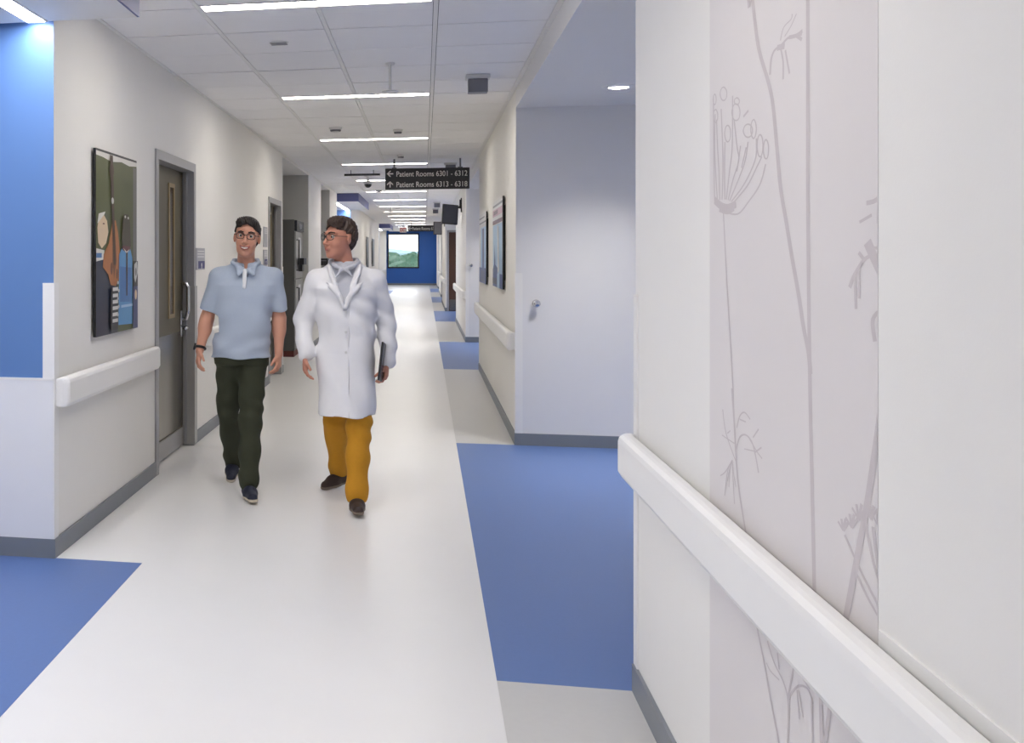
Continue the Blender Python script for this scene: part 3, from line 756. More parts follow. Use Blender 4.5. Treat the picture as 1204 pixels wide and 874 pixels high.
# ------------------------------------------------------------------ artworks
ART = dict(olive=(82, 88, 50), paper=(222, 220, 214), black=(26, 26, 30), navyd=(34, 40, 58), wood=(178, 112, 58), wood2=(120, 76, 42), neck=(70, 48, 34), cream=(220, 196, 164), hat=(62, 52, 34), blue=(86, 150, 200), blue2=(64, 118, 178), deep=(52, 62, 110), silver=(200, 200, 196), grey=(112, 112, 110), maroon=(96, 30, 46), sky=(168, 200, 226), bluep=(36, 72, 140), pink=(196, 150, 160))
for k_, v_ in ART.items(): mat('art_' + k_, v_, 0.3, var=0.05, scale=9, spec=.3)
def artwork(name, label, x, sgn, ya, yb, za, zb, shapes, near_dark=True):
    # panel proud of the wall at x; sgn points into the corridor; s runs along y from ya, t upward from za
    t = thing(name, label, 'picture', (x, (ya + yb) / 2, za))
    a, b = sorted((x + sgn * .012, x + sgn * .028))
    box('backing', (a, ya, za), (b, yb, zb), 'black_plastic', t)
    a, b = sorted((x, x + sgn * .012)); box('cleat', (a, ya + .06, za + .08), (b, yb - .06, zb - .08), 'dark_gap', t)
    names = list(ART); m = MB()
    for i, (c, P) in enumerate(shapes):
        xs = x + sgn * (.0285 + .0003 * i)
        V = [(xs, ya + s * (yb - ya), za + tt * (zb - za)) for s, tt in P]
        m.add(V, [tuple(range(len(V)))], names.index(c))
    m.build('print', ['art_' + n for n in names], t)
def R4(a, b, c, d): return [(a, b), (c, b), (c, d), (a, d)]
def EL(cx, cy, rx, ry, n=18): return [(cx + rx * math.cos(2 * math.pi * i / n), cy + ry * math.sin(2 * math.pi * i / n)) for i in range(n)]
A1 = [('olive', R4(0, 0, 1, 1)), ('paper', [(0, .965), (0, 1), (1, 1), (1, .965), (.8, .955), (.6, .965), (.35, .95), (.15, .962)]), ('black', R4(0, .988, 1, 1)),
      ('grey', R4(.90, .40, 1, .955)), ('navyd', [(0, 0), (.5, 0), (.48, .3), (.3, .42), (.12, .44), (0, .42)]),
      ('paper', [(.0, .40), (.16, .41), (.18, .46), (.0, .47)]), ('blue2', R4(0, .42, .12, .445)),
      ('cream', [(.04, .50), (.12, .47), (.22, .50), (.27, .56), (.24, .62), (.16, .655), (.06, .64), (.02, .58)]), ('paper', [(.02, .60), (.18, .655), (.2, .67), (.05, .655)]),
      ('maroon', R4(.14, .60, .18, .607)),
      ('wood', [(.36, .62), (.44, .63), (.50, .56), (.54, .46), (.53, .30), (.44, .26), (.32, .27), (.26, .33), (.14, .37), (.16, .44), (.28, .50)]),
      ('wood2', [(.36, .60), (.42, .60), (.46, .40), (.40, .30), (.36, .40)]), ('wood2', EL(.34, .36, .03, .035)), ('wood2', EL(.47, .33, .025, .03)),
      ('neck', [(.30, .985), (.37, .985), (.41, .62), (.44, .38), (.39, .38), (.35, .62)]), ('neck', EL(.34, .90, .055, .035)), ('silver', EL(.36, .735, .03, .018)),
      ('blue', [(.50, .04), (.86, .03), (.86, .42), (.80, .48), (.62, .49), (.52, .44)]), ('blue2', [(.54, .17), (.84, .16), (.84, .36), (.54, .37)]), ('maroon', EL(.70, .475, .11, .02)),
      ('hat', [(.58, .49), (.82, .485), (.80, .62), (.75, .67), (.64, .67), (.60, .62)]), ('silver', EL(.67, .655, .02, .008)), ('silver', EL(.745, .65, .02, .008)),
      ('paper', [(.62, .475), (.70, .455), (.78, .47), (.70, .44)]), ('neck', [(.69, .45), (.73, .45), (.72, .20), (.69, .20)]), ('sky', R4(.56, .135, .86, .15)),
      ('deep', R4(.87, .0, 1, .25)), ('deep', R4(.0, .0, .0, .0)), ('black', R4(.88, .25, 1, .40)),
      ('silver', [(.90, .38), (.98, .40), (1, .33), (.93, .27), (.90, .30)]), ('grey', EL(.945, .335, .02, .025)), ('cream', EL(.94, .20, .03, .03)),
      ('black', R4(.30, .02, .47, .25))]
for i in range(6): A1.append(('paper', R4(.34, .06 + i * .035, .47, .06 + i * .035 + .02)))
for i in range(5): A1.append(('silver', EL(.46 + .02 * (i % 2), .10 + i * .045, .02, .010)))
A1 = [a_ for a_ in A1 if len(set(a_[1])) > 2]
artwork('wall_art', 'tall glossy artwork of musicians with a brown double bass beside the first door', XL, 1, 5.41, 6.22, 1.04, 2.075, A1)
A2 = [('sky', R4(0, 0, 1, 1)), ('paper', R4(0, .72, 1, 1)), ('grey', R4(0, .93, 1, .955)), ('pink', R4(0, .82, 1, .90)), ('maroon', R4(.45, .84, .9, .885)), ('maroon', R4(0, .73, 1, .775)),
      ('bluep', [(.45, 0), (1, 0), (1, .2), (.85, .26), (.8, .5), (.72, .26), (.45, .22)]), ('paper', [(.3, .12), (.45, .12), (.5, .7), (.38, .7)]), ('bluep', R4(0, 0, .25, .16)), ('sky', [(.28, .0), (.5, .0), (.5, .15), (.3, .2)]), ('navyd', R4(.55, .03, 1, .1))]
artwork('wall_art', 'glossy blue and white picture with a maroon band nearer the niche doorstop wall', XR, -1, 9.46, 10.75, 1.19, 2.02, A2)
A3 = [('sky', R4(0, 0, 1, 1)), ('paper', R4(0, .80, 1, 1)), ('grey', R4(0, .86, 1, .88)), ('grey', R4(.2, .93, 1, .95)), ('paper', R4(.75, .2, 1, .8)), ('bluep', R4(.25, .0, .55, .78)), ('navyd', R4(.3, .3, .42, .78)), ('bluep', R4(0, 0, 1, .22)), ('deep', R4(.2, .02, .8, .18))]
artwork('wall_art', 'glossy blue striped picture farther from the niche doorstop wall', XR, -1, 11.95, 13.35, 1.17, 1.99, A3)
A4 = [('navyd', R4(0, 0, 1, 1)), ('black', R4(.1, .1, .9, .9))]
artwork('wall_art', 'narrow dark picture far along the white wall past the second alcove', XL, 1, 32.5, 33.6, 1.15, 2.1, A4)
artwork('wall_art', 'second narrow dark picture far along the white wall, nearer the end window', XL, 1, 36.0, 37.4, 1.15, 2.1, A4)

# ------------------------------------------------------------------ plant mural on the near wall
mu = thing('wall_mural', 'pale grey wall mural panel printed with dried meadow plants', 'mural', (XR, 2.3, BH))
box('panel', (XR - .0006, 1.81, BH), (XR, 2.795, ZC - .004), 'mural_paper', mu)
m = MB()
def smooth_line(P, n=5):
    out = []
    P = [np.array(p) for p in P]
    if len(P) == 2: return P
    for i in range(len(P) - 1):
        p0, p1, p2, p3 = P[max(i - 1, 0)], P[i], P[i + 1], P[min(i + 2, len(P) - 1)]
        for k in range(n):
            t_ = k / n
            out.append(.5 * ((2 * p1) + (-p0 + p2) * t_ + (2 * p0 - 5 * p1 + 4 * p2 - p3) * t_ ** 2 + (-p0 + 3 * p1 - 3 * p2 + p3) * t_ ** 3))
    out.append(P[-1]); return out
for q, (w_, P) in enumerate(MURAL):
    S = smooth_line(P); x = XR - .0009 - .000004 * q; V = []
    for i, p in enumerate(S):
        d = S[min(i + 1, len(S) - 1)] - S[max(i - 1, 0)]; d = d / (np.hypot(*d) + 1e-9); nn = np.array([-d[1] * 1.9, d[0] * .8]) * w_ * .0008
        V += [(x, *(p + nn)), (x, *(p - nn))]
    V = [(a_, min(max(b_, 1.812), 2.793), c_) for a_, b_, c_ in V]
    m.add(V, [(2 * i, 2 * i + 1, 2 * i + 3, 2 * i + 2) for i in range(len(S) - 1)])
m.build('plant_print', 'mural_ink', mu)
# upper continuation of the two tall stems
m = MB()
for (ya_, yb_) in ((2.47, 2.60), (2.115, 2.10)): m.add([(XR - .0018, ya_ - .009, 2.03), (XR - .0018, ya_ + .009, 2.03), (XR - .0018, yb_ + .009, 2.78), (XR - .0018, yb_ - .009, 2.78)], [(0, 1, 2, 3)])
m.build('plant_print', 'mural_ink', mu)

# ------------------------------------------------------------------ people: smooth implicit surfaces
class Field:
    def __init__(s, lo, hi, h):
        s.lo = np.array(lo, float); s.h = h
        n = np.ceil((np.array(hi) - s.lo) / h).astype(int) + 1
        s.n = n; s.ax = [s.lo[i] + h * np.arange(n[i]) for i in range(3)]
        s.D = np.full(n, 1.0, dtype=np.float32)
    def sl(s, lo, hi):
        a = [max(0, int(math.floor((lo[i] - s.lo[i]) / s.h))) for i in range(3)]
        b = [min(s.n[i], int(math.ceil((hi[i] - s.lo[i]) / s.h)) + 1) for i in range(3)]
        return tuple(slice(a[i], max(a[i], b[i])) for i in range(3))
    def pts(s, S):
        return (s.ax[0][S[0]][:, None, None].astype(np.float32), s.ax[1][S[1]][None, :, None].astype(np.float32), s.ax[2][S[2]][None, None, :].astype(np.float32))
    def put(s, S, d, k, op='add'):
        A = s.D[S]
        if A.size == 0: return
        if op == 'add':
            if k <= 0: s.D[S] = np.minimum(A, d); return
            t = np.clip(.5 + .5 * (A - d) / k, 0, 1); s.D[S] = A * (1 - t) + d * t - k * t * (1 - t)
        else:
            k = max(k, 1e-4); d = -d
            t = np.clip(.5 + .5 * (d - A) / k, 0, 1); s.D[S] = A * (1 - t) + d * t + k * t * (1 - t)
    def cap(s, a, b, ra, rb, k=.02, op='add', sy=1.0):
        a = np.array(a, float); b = np.array(b, float); r = max(ra, rb) + k + 3 * s.h
        S = s.sl(np.minimum(a, b) - r, np.maximum(a, b) + r); X, Y, Z = s.pts(S)
        d = b - a; L = float(d @ d) + 1e-9
        t = np.clip(((X - a[0]) * d[0] + (Y - a[1]) * d[1] + (Z - a[2]) * d[2]) / L, 0, 1)
        q = np.sqrt((X - a[0] - t * d[0]) ** 2 + ((Y - a[1] - t * d[1]) / sy) ** 2 + (Z - a[2] - t * d[2]) ** 2)
        s.put(S, q - (ra + (rb - ra) * t), k, op)
    def ell(s, c, r, k=.02, op='add', R=None):
        c = np.array(c, float); r = np.array(r, float); m = r.max() + k + 3 * s.h
        S = s.sl(c - m, c + m); X, Y, Z = s.pts(S); x, y, z = X - c[0], Y - c[1], Z - c[2]
        if R is not None: x, y, z = (R[0][0] * x + R[1][0] * y + R[2][0] * z, R[0][1] * x + R[1][1] * y + R[2][1] * z, R[0][2] * x + R[1][2] * y + R[2][2] * z)
        k0 = np.sqrt((x / r[0]) ** 2 + (y / r[1]) ** 2 + (z / r[2]) ** 2); k1 = np.sqrt((x / r[0] ** 2) ** 2 + (y / r[1] ** 2) ** 2 + (z / r[2] ** 2) ** 2) + 1e-6
        s.put(S, k0 * (k0 - 1) / k1, k, op)
    def loft(s, secs, k=.02, e=2.3, grow=0.0):
        Q = np.array(secs, float); zz = Q[:, 0]; o = np.argsort(zz); Q = Q[o]; zz = Q[:, 0]
        rm = max(Q[:, 3].max(), Q[:, 4].max()) + grow + k + 3 * s.h
        S = s.sl((Q[:, 1].min() - rm, Q[:, 2].min() - rm, zz[0] - k - 3 * s.h), (Q[:, 1].max() + rm, Q[:, 2].max() + rm, zz[-1] + k + 3 * s.h))
        X, Y, Z = s.pts(S); z = np.clip(Z, zz[0], zz[-1])
        cx, cy, rx, ry = [np.interp(z, zz, Q[:, i]) for i in (1, 2, 3, 4)]
        rx = rx + grow; ry = ry + grow
        q = (np.abs((X - cx) / rx) ** e + np.abs((Y - cy) / ry) ** e) ** (1 / e)
        d = (q - 1) * np.minimum(rx, ry)
        d = np.maximum(d, np.maximum(zz[0] - Z, Z - zz[-1]))
        s.put(S, d.astype(np.float32), k)
    def fn(s, f, lo, hi):
        S = s.sl(lo, hi); X, Y, Z = s.pts(S); s.D[S] = f(s.D[S], X, Y, Z)
    def mesh(s):
        D = s.D; n = D.shape; neg = D < 0
        c = neg[:-1, :-1, :-1]; cnt = np.zeros(c.shape, np.int8)
        for i in (0, 1):
            for j in (0, 1):
                for k in (0, 1): cnt += neg[i:n[0] - 1 + i, j:n[1] - 1 + j, k:n[2] - 1 + k]
        I = np.argwhere((cnt > 0) & (cnt < 8)); idx = np.full(c.shape, -1, np.int64); idx[tuple(I.T)] = np.arange(len(I))
        P = np.zeros((len(I), 3)); W = np.zeros(len(I))
        E = [((0, 0, 0), (1, 0, 0)), ((0, 1, 0), (1, 1, 0)), ((0, 0, 1), (1, 0, 1)), ((0, 1, 1), (1, 1, 1)), ((0, 0, 0), (0, 1, 0)), ((1, 0, 0), (1, 1, 0)), ((0, 0, 1), (0, 1, 1)), ((1, 0, 1), (1, 1, 1)), ((0, 0, 0), (0, 0, 1)), ((1, 0, 0), (1, 0, 1)), ((0, 1, 0), (0, 1, 1)), ((1, 1, 0), (1, 1, 1))]
        for a, b in E:
            a = np.array(a); b = np.array(b)
            da = D[tuple((I + a).T)].astype(float); db = D[tuple((I + b).T)].astype(float); ok = (da < 0) != (db < 0)
            t = np.where(ok, da / np.where(ok, da - db, 1), 0)
            P += ok[:, None] * (a + t[:, None] * (b - a)); W += ok
        P = (P / W[:, None] + I) * s.h + s.lo
        F = []
        for ax in range(3):
            sl0 = [slice(1, n[i] - 1) for i in range(3)]; sl0[ax] = slice(0, n[ax] - 1); sl1 = list(sl0); sl1[ax] = slice(1, n[ax])
            A = neg[tuple(sl0)]; B = neg[tuple(sl1)]
            for flip, M in ((False, A & ~B), (True, ~A & B)):
                J = np.argwhere(M) + np.array([sl0[i].start for i in range(3)])
                if not len(J): continue
                u, v = (ax + 1) % 3, (ax + 2) % 3
                def at(du, dv):
                    K = J.copy(); K[:, u] -= du; K[:, v] -= dv; return idx[tuple(K.T)]
                q = np.stack([at(1, 1), at(0, 1), at(0, 0), at(1, 0)], 1)
                F.append(q[:, ::-1] if flip else q)
        return P, np.concatenate(F)
def field_obj(name, fld, m, parent, root_org, rot):
    P, F = fld.mesh()
    me = bpy.data.meshes.new(name)
    me.vertices.add(len(P)); me.vertices.foreach_set('co', P.astype(np.float32).ravel())
    me.loops.add(len(F) * 4); me.loops.foreach_set('vertex_index', F.astype(np.int32).ravel())
    me.polygons.add(len(F)); me.polygons.foreach_set('loop_start', np.arange(0, 4 * len(F), 4, dtype=np.int32))
    me.update(calc_edges=True); me.validate()
    me.polygons.foreach_set('use_smooth', np.ones(len(me.polygons), dtype=bool))
    me.materials.append(MATS[m])
    o = bpy.data.objects.new(name, me); COL.objects.link(o)
    if parent is None: o.location = root_org; o.rotation_euler = (0, 0, rot)
    else: o.parent = parent
    ORG[o] = np.zeros(3)
    return o
def rotz(a): return np.array([[math.cos(a), -math.sin(a), 0], [math.sin(a), math.cos(a), 0], [0, 0, 1]])
def roty(a): return np.array([[math.cos(a), 0, math.sin(a)], [0, 1, 0], [-math.sin(a), 0, math.cos(a)]])
def rotx(a): return np.array([[1, 0, 0], [0, math.cos(a), -math.sin(a)], [0, math.sin(a), math.cos(a)]])

class Head:
    def __init__(s, c, R): s.c = np.array(c, float); s.R = R
    def w(s, p): return s.c + s.R @ np.array(p, float)
    def build(s, f):
        R = s.R
        f.ell(s.w((0, .014, .034)), (.075, .094, .088), .02, R=R)
        f.ell(s.w((0, -.03, -.03)), (.062, .066, .088), .03, R=R)
        f.ell(s.w((0, -.043, -.082)), (.047, .044, .036), .025, R=R)
        f.ell(s.w((0, -.076, -.106)), (.02, .017, .016), .018, R=R)
        for q in (-1, 1):
            f.ell(s.w((q * .036, -.066, -.034)), (.022, .022, .022), .02, R=R)
            f.cap(s.w((q * .014, -.09, .03)), s.w((q * .05, -.072, .03)), .011, .009, .012)
            f.ell(s.w((q * .077, .012, -.004)), (.009, .019, .031), .008, R=R @ rotz(q * .35))
            f.ell(s.w((q * .032, -.103, .011)), (.019, .013, .011), .010, 'sub', R=R)
            f.ell(s.w((q * .011, -.103, -.036)), (.009, .010, .008), .008, R=R)
        f.cap(s.w((0, -.090, .012)), s.w((0, -.114, -.03)), .008, .0125, .010)
        f.ell(s.w((0, -.094, -.062)), (.024, .009, .013), .012, R=R)
    def extras(s, body, m_hair, hair_fn, smile=True, frame='black_plastic'):
        R = s.R
        for q in (-1, 1):
            m = MB(); m.sphere(s.w((q * .032, -.0775, .010)), .0128, 14); e_ = m.build('eye', 'eye_white', body, smooth=True)
            m = MB(); m.sphere(s.w((q * .032 + s.gaze, -.0836, .0095)), .0086, 10); m.build('iris', 'iris', e_, smooth=True)
        for q in (-1, 1): m = MB(); m.tube([s.w((q * .014, -.098, .031)), s.w((q * .032, -.0965, .0365)), s.w((q * .052, -.078, .032))], .0042, 6); m.build('eyebrow', m_hair, body, smooth=True)
        m = MB()
        if smile:
            up = [(-.035, -.0815, -.049), (-.020, -.0985, -.0575), (0, -.1045, -.0600), (.020, -.0985, -.0575), (.035, -.0815, -.049)]
            lo = [(-.035, -.0815, -.049), (-.020, -.0985, -.0700), (0, -.1035, -.0760), (.020, -.0985, -.0700), (.035, -.0815, -.049)]
            t = MB(); V = []
            for a, b in zip(up, lo): V += [s.w((a[0] * .95, a[1] - .0022, a[2])), s.w((b[0] * .95, b[1] - .0022, b[2] + .001))]
            t.add(V, [(2 * i, 2 * i + 1, 2 * i + 3, 2 * i + 2) for i in range(4)]); t.build('teeth', 'eye_white', body)
        else:
            up = [(-.024, -.086, -.066), (-.012, -.0985, -.0645), (0, -.1035, -.0655), (.012, -.0985, -.0645), (.024, -.086, -.066)]
            lo = [(-.022, -.087, -.0675), (-.011, -.0975, -.0705), (0, -.102, -.0715), (.011, -.0975, -.0705), (.022, -.087, -.0675)]
        m.tube([s.w(p) for p in up], .0036, 6); m.tube([s.w(p) for p in lo], .0042, 6)
        m.build('lips', 'lips', body, smooth=True)
        g = MB()
        for q in (-1, 1):
            P = []
            for i in range(16):
                a = 2 * math.pi * i / 16; ca, sa = math.cos(a), math.sin(a)
                px = q * .034 + .025 * math.copysign(abs(ca) ** .7, ca); pz = .008 + .019 * math.copysign(abs(sa) ** .7, sa)
                P.append(s.w((px, -.112 + abs(px) * .28, pz)))
            g.tube(P, .0022, 6, closed=True)
            g.tube([s.w((q * .059, -.095, .014)), s.w((q * .078, -.06, .013)), s.w((q * .081, .0, .012)), s.w((q * .078, .02, .0))], .0020, 6)
        g.tube([s.w((-.01, -.1105, .012)), s.w((0, -.114, .014)), s.w((.01, -.1105, .012))], .0022, 6)
        g.build('glasses', frame, body, smooth=True)
        hf = Field(s.c - .16, s.c + .17, .0038); hair_fn(hf, s)
        return field_obj('hair', hf, m_hair, body, None, 0)
def hair_short(part, fringe, volume, back=True):
    def f(h, s):
        h.ell(s.w((0, .018, .042)), (.083 + volume * .3, .101 + volume * .3, .094 + volume * .6), 0, R=s.R)
        h.ell(s.w((part * .03, -.045, .098)), (.058, .045, .034 + volume), .03, R=s.R)
        h.ell(s.w((0, .055, -.01)), (.068, .055, .068), .03, R=s.R)
        def cut(D, X, Y, Z):
            x, y, z = X - s.c[0], Y - s.c[1], Z - s.c[2]; R = s.R
            hx = R[0, 0] * x + R[1, 0] * y + R[2, 0] * z; hy = R[0, 1] * x + R[1, 1] * y + R[2, 1] * z; hz = R[0, 2] * x + R[1, 2] * y + R[2, 2] * z
            strands = .0022 * np.sin(hx * 420 + hy * 120 + 3 * np.sin(hz * 60)) + .003 * np.sin(hx * 130 - hy * 160 + hz * 90)
            D = D + strands
            line = fringe - .35 * np.abs(hx) + part * hx * .25
            face = np.maximum(hz - line, hy + .028 - np.clip((line - hz - .02), 0, .2) * .12)       # in front of the ears and below the hairline
            face = np.where(hz > line - .012, np.maximum(hz - line, hy + .06), np.maximum(hz - line, hy + .012))
            D = np.maximum(D, -face)
            ear = np.maximum(hz - .028, np.abs(hy - .008) - .024)
            D = np.maximum(D, -ear)
            D = np.maximum(D, -(hz + .078))
            return D.astype(np.float32)
        h.fn(cut, s.c - .2, s.c + .2)
    return f
def hand(f, w, d, n, t, curl=.5, sc=.95, thumb_in=.3):
    w, d, n, t = [np.array(v, float) for v in (w, d, n, t)]
    d /= np.linalg.norm(d); t = t - d * (t @ d); t /= np.linalg.norm(t); n = n - d * (n @ d) - t * (n @ t); n /= np.linalg.norm(n)
    R = np.stack([t, n, d], 1)
    f.ell(w + d * .048 * sc, (.042 * sc, .017 * sc, .055 * sc), .012, R=R)
    f.cap(w + d * .07 * sc - t * .024 * sc, w + d * .07 * sc + t * .026 * sc, .012 * sc, .012 * sc, .012)
    for off, L, r, c in ((.031, .072, .0088, .9), (.0105, .080, .0090, 1.0), (-.0105, .074, .0086, 1.08), (-.031, .058, .0078, 1.2)):
        p = w + d * .078 * sc + t * off * sc; ang = 0.12
        spread = off * .9
        for j, (fr, dc) in enumerate(((.46, .35), (.31, .8), (.23, .55))):
            ang += curl * c * dc
            q = p + (d * math.cos(ang) + n * math.sin(ang) + t * spread) * L * fr * sc
            f.cap(p, q, r * sc * (1 - .08 * j), r * sc * (.94 - .1 * j), .003); p = q
    p = w + d * .022 * sc + t * .028 * sc
    q = p + (d * .75 + t * .55 + n * thumb_in) * .042 * sc; f.cap(p, q, .0135 * sc, .011 * sc, .012)
    q2 = q + (d * .95 + t * .12 + n * (thumb_in + .2)) * .032 * sc; f.cap(q, q2, .0105 * sc, .0085 * sc, .004)
def folds(amp, kx, ky, kz, ph=0.0, warp=2.0, z0=-1.0, z1=3.0):
    def g(D, X, Y, Z):
        return (D + np.clip((Z - z0) / .12, 0, 1) * np.clip((z1 - Z) / .12, 0, 1) * amp * np.sin(kx * X + ky * Y + kz * Z + ph + warp * np.sin(9 * Z + 7 * X + ph)) * np.clip(1 - np.abs(D) / .05, 0, 1)).astype(np.float32)
    return g
def shoe(parent, heel, toe, upper, sole, wd=.043, name='shoe'):
    h = np.array(heel, float); t = np.array(toe, float)
    f = Field(np.minimum(h, t) - .14, np.maximum(h, t) + .16, .005)
    d = t - h; d /= np.linalg.norm(d)
    f.cap(h + d * .03 + [0, 0, .035], h + d * .12 + [0, 0, .032], .036, .040, .02)
    f.cap(h + d * .12 + [0, 0, .03], t - d * .035 + [0, 0, .022], .040, .030, .03)
    f.cap(h + d * .035 + [0, 0, .04], h + d * .05 + [0, 0, .10], .036, .038, .03)
    up = np.array([0, 0, 1.0]); nrm = up - d * (up @ d); nrm /= np.linalg.norm(nrm)
    def cut(D, X, Y, Z):
        hh = (X - h[0]) * nrm[0] + (Y - h[1]) * nrm[1] + (Z - h[2]) * nrm[2]; return np.maximum(D, .014 - hh).astype(np.float32)
    f.fn(cut, h - 1, h + 1)
    o = field_obj(name, f, upper, parent, None, 0)
    g = Field(np.minimum(h, t) - .14, np.maximum(h, t) + .16, .005)
    g.cap(h + d * .03 + [0, 0, .03], h + d * .12 + [0, 0, .03], .038, .043, .02); g.cap(h + d * .12 + [0, 0, .03], t - d * .035 + [0, 0, .02], .043, .034, .03)
    def cut2(D, X, Y, Z):
        hh = (X - h[0]) * nrm[0] + (Y - h[1]) * nrm[1] + (Z - h[2]) * nrm[2]; return np.maximum(D, np.maximum(hh - .018, -hh)).astype(np.float32)
    g.fn(cut2, h - 1, h + 1)
    field_obj('sole', g, sole, o, None, 0)
    return o
def place(o, x, y, label, rz):
    o.location = (x, y, 0); o.rotation_euler = (0, 0, rz); setp(o, label, 'person')

BODY_LO, BODY_HI = (-.42, -.52, -.01), (.42, .58, 1.77)
# ---------------- man in a polo shirt
HIPL, KNEL, ANKL = (-.112, .02, .90), (-.115, .07, .485), (-.085, .37, .125)
HIPR, KNER, ANKR = (.05, .01, .90), (.030, -.10, .48), (.018, -.22, .095)
SHL, ELL, WRL = (-.178, .01, 1.345), (-.248, .035, 1.085), (-.292, -.045, .885)
SHR, ELR, WRR = (.178, .01, 1.345), (.214, .04, 1.085), (.208, -.03, .862)
hd = Head((.008, -.03, 1.600), roty(.10) @ rotz(-.10)); hd.gaze = 0.0
f = Field(BODY_LO, BODY_HI, .0045)
TORSO = [(.80, -.03, .0, .13, .09), (.90, -.03, .0, .155, .105), (1.02, -.02, .0, .148, .105), (1.15, -.01, .0, .155, .11), (1.26, 0, .0, .160, .105), (1.33, 0, .005, .13, .08), (1.38, 0, .01, .07, .05)]
f.loft(TORSO, .02)
f.cap((-.15, .01, 1.345), (.15, .01, 1.345), .045, .045, .05); f.cap((0, .015, 1.36), hd.w((0, .012, -.06)), .060, .052, .04)
for S_, E_, W_ in ((SHL, ELL, WRL), (SHR, ELR, WRR)):
    f.cap(S_, E_, .052, .041, .03); f.cap(E_, W_, .043, .026, .02)
    mid = (np.array(E_) * .72 + np.array(W_) * .28); f.ell(mid, (.040, .042, .06), .03)
for H_, K_, A_ in ((HIPL, KNEL, ANKL), (HIPR, KNER, ANKR)):
    f.cap(H_, K_, .075, .05, .04); f.cap(K_, A_, .05, .036, .02)
    A2_ = np.array(A_); f.cap(A2_, A2_ + [0, -.035, -.055], .032, .026, .02)
hand(f, WRL, np.array(WRL) - ELL + np.array([.02, -.02, 0]), (1, .1, 0), (0.15, -1, 0), .62)
hand(f, WRR, np.array(WRR) - ELR + np.array([-.01, 0, 0]), (-1, .35, 0), (-.35, -1, 0), .75)
hd.build(f)
man = field_obj('person', f, 'skin', None, (0, 0, 0), 0)
hd.extras(man, 'hair_dark', hair_short(-.5, .084, -.004), True)
f = Field((-.40, -.26, .80), (.40, .26, 1.50), .0055)
f.loft([(.842, -.028, .0, .192, .130), (.88, -.028, .0, .188, .133), (1.0, -.025, -.005, .178, .136), (1.12, -.015, -.005, .178, .134), (1.24, 0, .0, .190, .132), (1.30, 0, .005, .190, .124), (1.35, 0, .01, .160, .104), (1.40, 0, .01, .105, .080), (1.44, 0, .012, .072, .068)], .015)
for q in (-1, 1): f.cap((q * .05, .014, 1.395), (q * .165, .01, 1.35), .048, .056, .04)
for S_, E_ in ((SHL, ELL), (SHR, ELR)):
    S_ = np.array(S_); E_ = np.array(E_); e = S_ + (E_ - S_) * .80
    f.cap(S_, e, .060, .060, .04)
    dd = (E_ - S_) / np.linalg.norm(E_ - S_)
    def cut(D, X, Y, Z, e=e, dd=dd): return np.maximum(D, np.where(np.abs(X) > .17, (X - e[0]) * dd[0] + (Y - e[1]) * dd[1] + (Z - e[2]) * dd[2], -1)).astype(np.float32)
    f.fn(cut, (-.4, -.3, 1.0) if e[0] < 0 else (.17, -.3, 1.0), (-.17, .3, 1.5) if e[0] < 0 else (.4, .3, 1.5))
f.fn(folds(.0065, 18, 5, 34, .4, z0=0.75, z1=1.21), (-1, -1, -1), (1, 1, 3)); f.fn(folds(.003, 30, 0, -26, 1.2, z0=0.95, z1=1.47), (-1, -1, -1), (1, 1, 3))
f.fn(folds(.006, -22, 6, 55, 2.2, z0=0.79, z1=1.03), (-1, -1, -1), (1, 1, 3))
f.ell((0, -.105, 1.425), (.020, .06, .075), .008, 'sub')
shirt = field_obj('polo_shirt', f, 'polo', man, None, 0)
f = Field((-.15, -.18, 1.34), (.15, .14, 1.50), .004)       # collar
for q in (-1, 1):
    P = [(q * .012, -.098, 1.395), (q * .05, -.082, 1.418), (q * .082, -.03, 1.442), (q * .075, .04, 1.456), (0, .085, 1.46)]
    for a, b in zip(P[:-1], P[1:]): f.cap(a, b, .0135, .0135, .006)
    f.cap((q * .018, -.106, 1.392), (q * .046, -.116, 1.366), .010, .006, .012); f.cap((q * .05, -.088, 1.412), (q * .052, -.112, 1.372), .011, .006, .02)
field_obj('collar', f, 'polo', shirt, None, 0)
f = Field((-.06, -.18, 1.25), (.06, -.04, 1.42), .004)
f.cap((-.006, -.112, 1.39), (-.010, -.126, 1.29), .015, .011, .005, sy=.6); field_obj('placket', f, 'polo_inner', shirt, None, 0)
f = Field((-.32, -.42, .05), (.25, .50, .93), .0055)
f.loft([(.80, -.03, .0, .165, .113), (.86, -.03, .0, .166, .115), (.895, -.03, .0, .160, .112)], .02)
f.cap(np.array(HIPL) + [0.012, 0, -.06], KNEL, .094, .070, .03); f.cap(KNEL, np.array(ANKL) + [0, -.025, -.03], .069, .056, .02)
f.cap(np.array(HIPR) + [-.006, 0, -.06], KNER, .094, .074, .03); f.cap(KNER, np.array(ANKR) + [0, 0, .0], .073, .062, .02)
f.fn(folds(.0065, 10, 14, 46, .3, z0=0.03, z1=0.65), (-1, -1, -1), (1, 1, 3)); f.fn(folds(.004, 26, 8, 30, 1.0, z0=0.5, z1=0.89), (-1, -1, -1), (1, 1, 3))
def hemcut(D, X, Y, Z): return np.maximum(D, np.where(Y < .12, .052 - Z, .066 - Z)).astype(np.float32)
f.fn(hemcut, (-.4, -.5, 0), (.4, .6, .2))
field_obj('trousers', f, 'olive_cloth', man, None, 0)
shoe(man, (-.085, .405, .058), (-.10, .165, .0), 'navy_shoe', 'pale_sole'); shoe(man, (.012, -.175, .0), (.045, -.445, .018), 'navy_shoe', 'pale_sole')
m = MB(); w0 = np.array(WRL); dd = (np.array(WRL) - ELL); dd /= np.linalg.norm(dd); c0 = w0 - dd * .02
